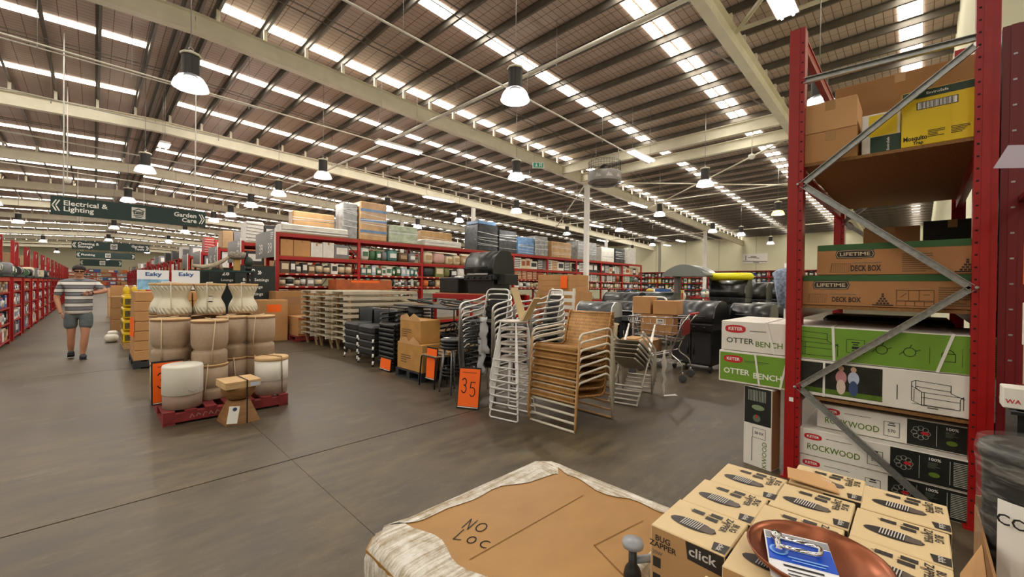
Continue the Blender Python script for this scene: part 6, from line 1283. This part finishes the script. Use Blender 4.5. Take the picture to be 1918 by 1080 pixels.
# low red stands of pots and flowers between the rack and the far wall
for i, (x, y) in enumerate(((19, 10.5), (23, 10.3), (26.5, 9.5), (17, 8.2), (22, 7.0), (27, 6.0), (15, 6.6), (31, 8.5))):
    t = thing('display_table', 'low display table in the far right of the store, %s of the group' % ordn[i], 'table', (x, y, 0)); MB().cbox(-.9, .9, -.45, .45, .82, .9, .006).build('tabletop', (RED, WHITE)[i % 2], t)
    for sx in (-1, 1):
        for sy in (-1, 1): MB().cbox(sx * .85 - .03, sx * .85 + .03, sy * .4 - .03, sy * .4 + .03, 0, .82, .003).build('leg', RED, t)
    fill(x - .85, x + .85, y - .35, .901, .55, ['urn', 'box', 'can', 'bag'], RUG + GRN + [('yellow', 'red'), ('red', 'white'), ('blue', 'white')], 'the %s low table at the far right' % ordn[i], rnd, wr_=(.22, .4), dep=.5)
# ------------------------------------------------------------------ hanging aisle signs
def hang_sign(label, x0, x1, z0, z1, y, left, right, draw=True):
    t = thing('hanging_sign', label, 'sign', ((x0 + x1) / 2, y, z0)); w = x1 - x0; h = z1 - z0
    MB().cbox(-w / 2, w / 2, -.02, .02, 0, h, .003).build('board', DKGREEN, t); zt = 6.0
    for sx in (-1, 1): MB().tube([(sx * w * .42 if sx > 0 else -w * .43, 0, h), (sx * w * .42 if sx > 0 else -w * .43, 0, roofz((x0 + x1) / 2) - .03 - z0)], .012 if y > 16 else .014, 6).build('suspension_rod', WHITE, t)
    F_ = (0, -.02, 0)
    for s in (-1, 1):
        for k in (0, 1): cx = s * (w / 2 - .06 - .055 * k); strokes(t, 'chevron', (cx, -.02, h / 2), X_, Z_, [[(-s * .03, h * .28), (s * .03, 0), (-s * .03, -h * .28)]], .024, WPRINT)
    if left: text(left, t, (-w / 2 + .21, -.02, h * .5), X_, Z_, .17, WPRINT, align='LEFT', bold=.018)
    if right: text(right, t, (w / 2 - .21, -.02, h * .5), X_, Z_, .17, WPRINT, align='RIGHT', bold=.018)
    panel(t, 'emblem_ground', (.12 - .06, -.02, h / 2), X_, Z_, h * .62, h * .66, M('emblem_grey', '#d5d3cd', .5)); s_ = h * .25
    strokes(t, 'emblem', (.06, -.02, h / 2), X_, Z_, [[(-s_, s_ * .4), (0, s_), (s_, s_ * .5)], [(-s_ * .8, s_ * .3), (-s_ * .8, -s_ * .2), (s_ * .8, -s_ * .2), (s_ * .8, s_ * .3), (-s_ * .8, s_ * .3)], [(-s_ * .4, .0), (s_ * .5, .05 * s_)], [(-s_ * .8, -s_ * .6), (s_ * .8, -s_ * .6)], [(-s_ * .5, -s_ * .95), (s_ * .5, -s_ * .95)]], .022, DKGREEN, off=.003)
    return t
hang_sign('dark green hanging sign reading Electrical & Lighting and Garden Care', -.75, 2.30, 3.085, 3.53, 15, 'Electrical &\nLighting', 'Garden\nCare')
hang_sign('dark green hanging sign reading Cleaning & Storage and Garden Tools', -.79, 2.12, 3.06, 3.48, 30, 'Cleaning &\nStorage', 'Garden\nTools')
hang_sign('dark green hanging sign reading Plumbing, third down the aisle', -.8, 1.95, 2.94, 3.35, 38, 'Plumbing', None); hang_sign('dark green hanging sign farthest down the aisle', -.75, 1.53, 2.62, 3.12, 45, None, None)
# ------------------------------------------------------------------ lamps
SHADE = M('prismatic_lamp_shade', '#9a9ca2', .2, emit=.06); SINK = M('black_heat_sink', '#3a3836', .4, .5); CAPM = M('cream_lamp_cap', '#cfcbb8', .5); LENS = M('lamp_lens', '#fffdf8', .3, emit=2.5)
def clear(m, f):        # see-through acrylic: part of the light passes straight on
    nt, N, L, b = nodes(m); tr = N.new('ShaderNodeBsdfTransparent'); mx = N.new('ShaderNodeMixShader'); mx.inputs[0].default_value = 1 - f
    L.new(tr.outputs[0], mx.inputs[1]); L.new(b.outputs[0], mx.inputs[2]); L.new(mx.outputs[0], N['Material Output'].inputs[0])
clear(SHADE, .5)
t = thing('high_bay_lamp', '', 'lamp')
MB().lathe([(.10, .2), (.17, .17), (.225, .09), (.25, .012), (.252, 0), (.243, .0), (.216, .085), (.162, .16), (.10, .19)], 28).build('lamp_shade', SHADE, t)
MB().lathe([(0, .165), (.09, .165), (.095, .172), (.09, .178), (0, .178)], 20).build('lens', LENS, t)
mb = MB().lathe([(.1, .19), (.1, .52)], 16)
for k in range(24):
    a = 2 * PI * k / 24; mb.bar((.118 * math.cos(a), .118 * math.sin(a), .2), (.118 * math.cos(a), .118 * math.sin(a), .52), .006, .038, up=(-math.sin(a), math.cos(a), 0))
mb.build('heat_sink', SINK, t)
MB().lathe([(.145, .52), (.15, .535), (.14, .56), (.05, .58), (.02, .6), (.02, .62)], 8, smooth=False).build('driver_cap', CAPM, t)
MB().tube([(.03 * math.cos(a), 0, .64 + .03 * math.sin(a)) for a in [2 * PI * k / 10 for k in range(10)]], .006, 5, True).build('hook', GALV, t)
KL = kidmap()
LAMPS = [(1.11, 8.6, 'nearest, upper left'), (5.1, 5.01, 'nearest, top centre'), (1.04, 16.14, 'above the left aisle'), (4.86, 12.9, 'left of centre before the long rack'), (8.88, 8.64, 'below the nearest centre lamp'), (4.73, 16.71, 'third of the left line'), (4.63, 20.07, 'fourth of the left line'), (13.46, 4.83, 'right of the round fan'), (17.76, 8.31, 'beyond the round fan'), (12.97, 12.59, 'third of the centre line'), (20.78, 4.39, 'yellowish one beside the red post'), (12.94, 16.57, 'left of the third centre lamp'), (.95, 22.73, 'just above the front hanging sign'), (4.63, 23.75, 'fifth of the left line'), (20.73, 15.69, 'right of the white column, low'), (27.59, 7.74, 'far right, first'), (30.2, 14.66, 'far right against the cream wall'), (12.86, 20.26, 'above the wrapped loads'), (4.42, 26.56, 'sixth of the left line'), (25.0, 8.5, 'far right, second'), (21.2, 12.3, 'right of the white column, upper'), (34.2, 7.66, 'far right, third'), (4.14, 34, 'seventh of the left line'), (.84, 35, 'far down the aisle'), (12.57, 25.64, 'far behind the wrapped loads'), (33.6, 18.2, 'farthest by the cream wall'),
         (-3, 36, 'left of the aisle, deepest'), (4.2, 43, 'eighth of the left line'), (.8, 46, 'farthest down the aisle'), (-10, 30, 'far left, deepest'), (20, 24, 'far behind the long rack'), (.8, 56, 'beyond the last hanging sign'), (4.2, 62, 'ninth of the left line'), (-3, 52, 'deep left of the aisle'), (-3, 70, 'deepest left of the aisle'), (1.5, 76, 'second last down the aisle'), (1.5, 90, 'last down the aisle'), (10, 50, 'deep right of the aisle'), (10, 70, 'deepest right of the aisle'), (-3, 4.5, 'out to the left near the camera'), (5.0, -3, 'behind the camera'), (-3, -3, 'behind to the left'), (9.0, 1.3, 'over the near red rack'), (-3, 12.5, 'left of the aisle, near'), (-3, 20, 'left of the aisle, middle'), (-10, 8, 'far left'), (-10, 18, 'far left, deeper'), (-3, 28, 'left of the aisle, far'), (8.9, 16.4, 'over the second rack row'), (8.8, 24, 'over the fourth rack row')]
YSH = M('yellow_lamp_shade', '#e9d36a', .25, emit=.5); clear(YSH, .3)
for i, (x, y, w) in enumerate(LAMPS):
    z = 4.67; r = t if i == 0 else dup_k(t, KL, (x, y, z)); r.location = (x, y, z); r['label'] = 'high bay lamp, ' + w; r['group'] = 'high bay lamps hanging from the roof'
    if 'yellowish' in w:
        for ch in C.objects:
            if ch.parent == r and ch.name.startswith('lamp_shade'): ch.data = ch.data.copy(); ch.data.materials[0] = YSH
    MB().tube([(0, 0, .66), (0, 0, roofz(x) - .01 - z)], .007, 5).build('cable', GALV, r)
    L = bpy.data.lights.new('lamp_light', 'POINT'); L.energy = BAY_W * 4; L.shadow_soft_size = .06; L.color = (1, .93, .84)
    lo = bpy.data.objects.new('lamp_light', L); C.objects.link(lo); lo.parent = r; lo.location = (0, 0, .08)
# fluorescent battens
FLS = [(6.27, 10.88, 1.45, 'hanging above the chair stacks'), (11.75, 6.1, 1.4, 'right of the round fan'), (1.43, 15.85, .6, 'above the front hanging sign'), (11.3, 16.0, 1.7, 'over the wrapped loads'), (6.55, 1.42, 1.2, 'at the top edge beside the red post'), (23.2, 15.2, 1.6, 'past the white column'), (31, 19.6, 1.6, 'toward the far wall, left'), (35.3, 14.6, 1.6, 'toward the far wall, middle'), (38, 17, 1.3, 'nearest the far wall'), (31.4, 15.3, 1.5, 'toward the far wall, right'), (18.6, 9.8, 1.6, 'beyond the round fan')]
for x, y, ln, w in FLS:
    z = 5.47; r = thing('fluorescent_batten', 'twin tube fluorescent light ' + w, 'light', (x, y, z), PI / 2 if 'front hanging' in w else 0, 'twin tube fluorescent lights')
    MB().prism([(-.14, 0), (.14, 0), (.11, .06), (-.11, .06)], 'x', -ln / 2, ln / 2).build('housing', WHITE, r)
    for s in (-1, 1): MB().tube([(-ln / 2 + .03, s * .07, -.02), (ln / 2 - .03, s * .07, -.02)], .019, 8).build('tube', TUBEM, r); MB().tube([(s * ln * .4, 0, .06), (s * ln * .4, 0, roofz(x) - .01 - z)], .005, 5).build('cable', GALV, r)
# round ceiling fan unit
t = thing('ceiling_fan', 'round grey ducted ceiling fan with a wire cage hanging by the white column', 'fan', (13.9, 8.75, 5.50))
MB().lathe([(.62, .0), (.64, .04), (.64, .36), (.62, .40), (.60, .38), (.60, .03), (.57, -.0), (.50, -.08), (.48, -.06), (.55, .02)], 40).build('skirt', M('grey_fan_shell', '#8f8d8a', .4, .2), t)
cg = MB()
for k in range(36): a = 2 * PI * k / 36; cg.tube([(.61 * math.cos(a), .61 * math.sin(a), .40), (.60 * math.cos(a), .60 * math.sin(a), .80)], .006, 4)
for z in (.48, .57, .66, .75, .80): cg.tube([(.61 * math.cos(2 * PI * k / 36), .61 * math.sin(2 * PI * k / 36), z) for k in range(36)], .006, 4, True)
tag(cg.build('wire_cage', M('dark_wire', '#3a3b40', .4, .5), t), kind='stuff')
MB().lathe([(.15, .1), (.2, .2), (.2, .6), (.1, .7)], 20).build('motor', SINK, t)
for k in range(4): a = PI / 2 * k; MB().bar((.15 * math.cos(a), .15 * math.sin(a), .12), (.52 * math.cos(a), .52 * math.sin(a), .16), .16, .012).build('blade', SINK, t); MB().tube([(.6 * math.cos(a), .6 * math.sin(a), .8), (.6 * math.cos(a), .6 * math.sin(a), 1.35)], .008, 5).build('hanger', GALV, t)
for k in range(3): a = math.radians(190 + 38 * k); n_ = Vector((math.cos(a), math.sin(a), 0)); disc(t, 'maker_mark', n_ * .642 + Vector((0, 0, .2)), Vector((math.sin(a), -math.cos(a), 0)) * -1, Z_, 0, 0, M('pale_grey_mark', '#b9b6b2', .4), pts=[(-.12, -.08), (-.02, .08), (.03, -.02), (.06, .04), (.14, -.08)])
t = thing('exit_sign', 'green running-man exit sign hanging in front of the cream rafter', 'sign', (10.94, 9.57, 5.60), -PI / 4); MB().cbox(-.2, .2, -.03, .03, 0, .2, .006).build('housing', WHITE, t); panel(t, 'green_face', (0, -.03, .1), X_, Z_, .36, .17, M('exit_green', '#0f6a50', .4, emit=.35))
strokes(t, 'running_man', (-.07, -.03, .1), X_, Z_, [[(0, .03), (.0, -.01), (.03, -.03), (.02, -.06)], [(0, -.01), (-.03, -.05)], [(-.03, .0), (0, .02), (.03, .0)]], .014, WPRINT, off=.003); disc(t, 'running_man', (-.065, -.03, .15), X_, Z_, .012, .012, WPRINT, off=.003); strokes(t, 'door_mark', (.08, -.03, .1), X_, Z_, [[(-.04, -.06), (-.04, .06), (.04, .06), (.04, -.06)], [(.0, .02), (-.02, 0), (.0, -.02)]], .012, WPRINT, off=.003)
for s in (-1, 1): MB().tube([(s * .15, 0, .2), (s * .15, 0, roofz(9.45) - .01 - 5.6)], .005, 5).build('cable', GALV, t)
for i, (x, y, z, w) in enumerate(((14.98, 3.92, 5.75, 'beside the tall red post'), (-.6, 19, 4.6, 'below the front hanging sign rod'))):
    t = thing('ceiling_camera', 'white dome security camera hanging %s' % w, 'camera', (x, y, z)); MB().lathe([(0, -.1), (.06, -.085), (.095, -.03), (.1, 0), (.1, .05), (.04, .08), (.02, .1)], 20).build('dome', WHITE, t); MB().tube([(0, 0, .1), (0, 0, roofz(x) - .01 - z)], .014, 6).build('stem', WHITE, t)
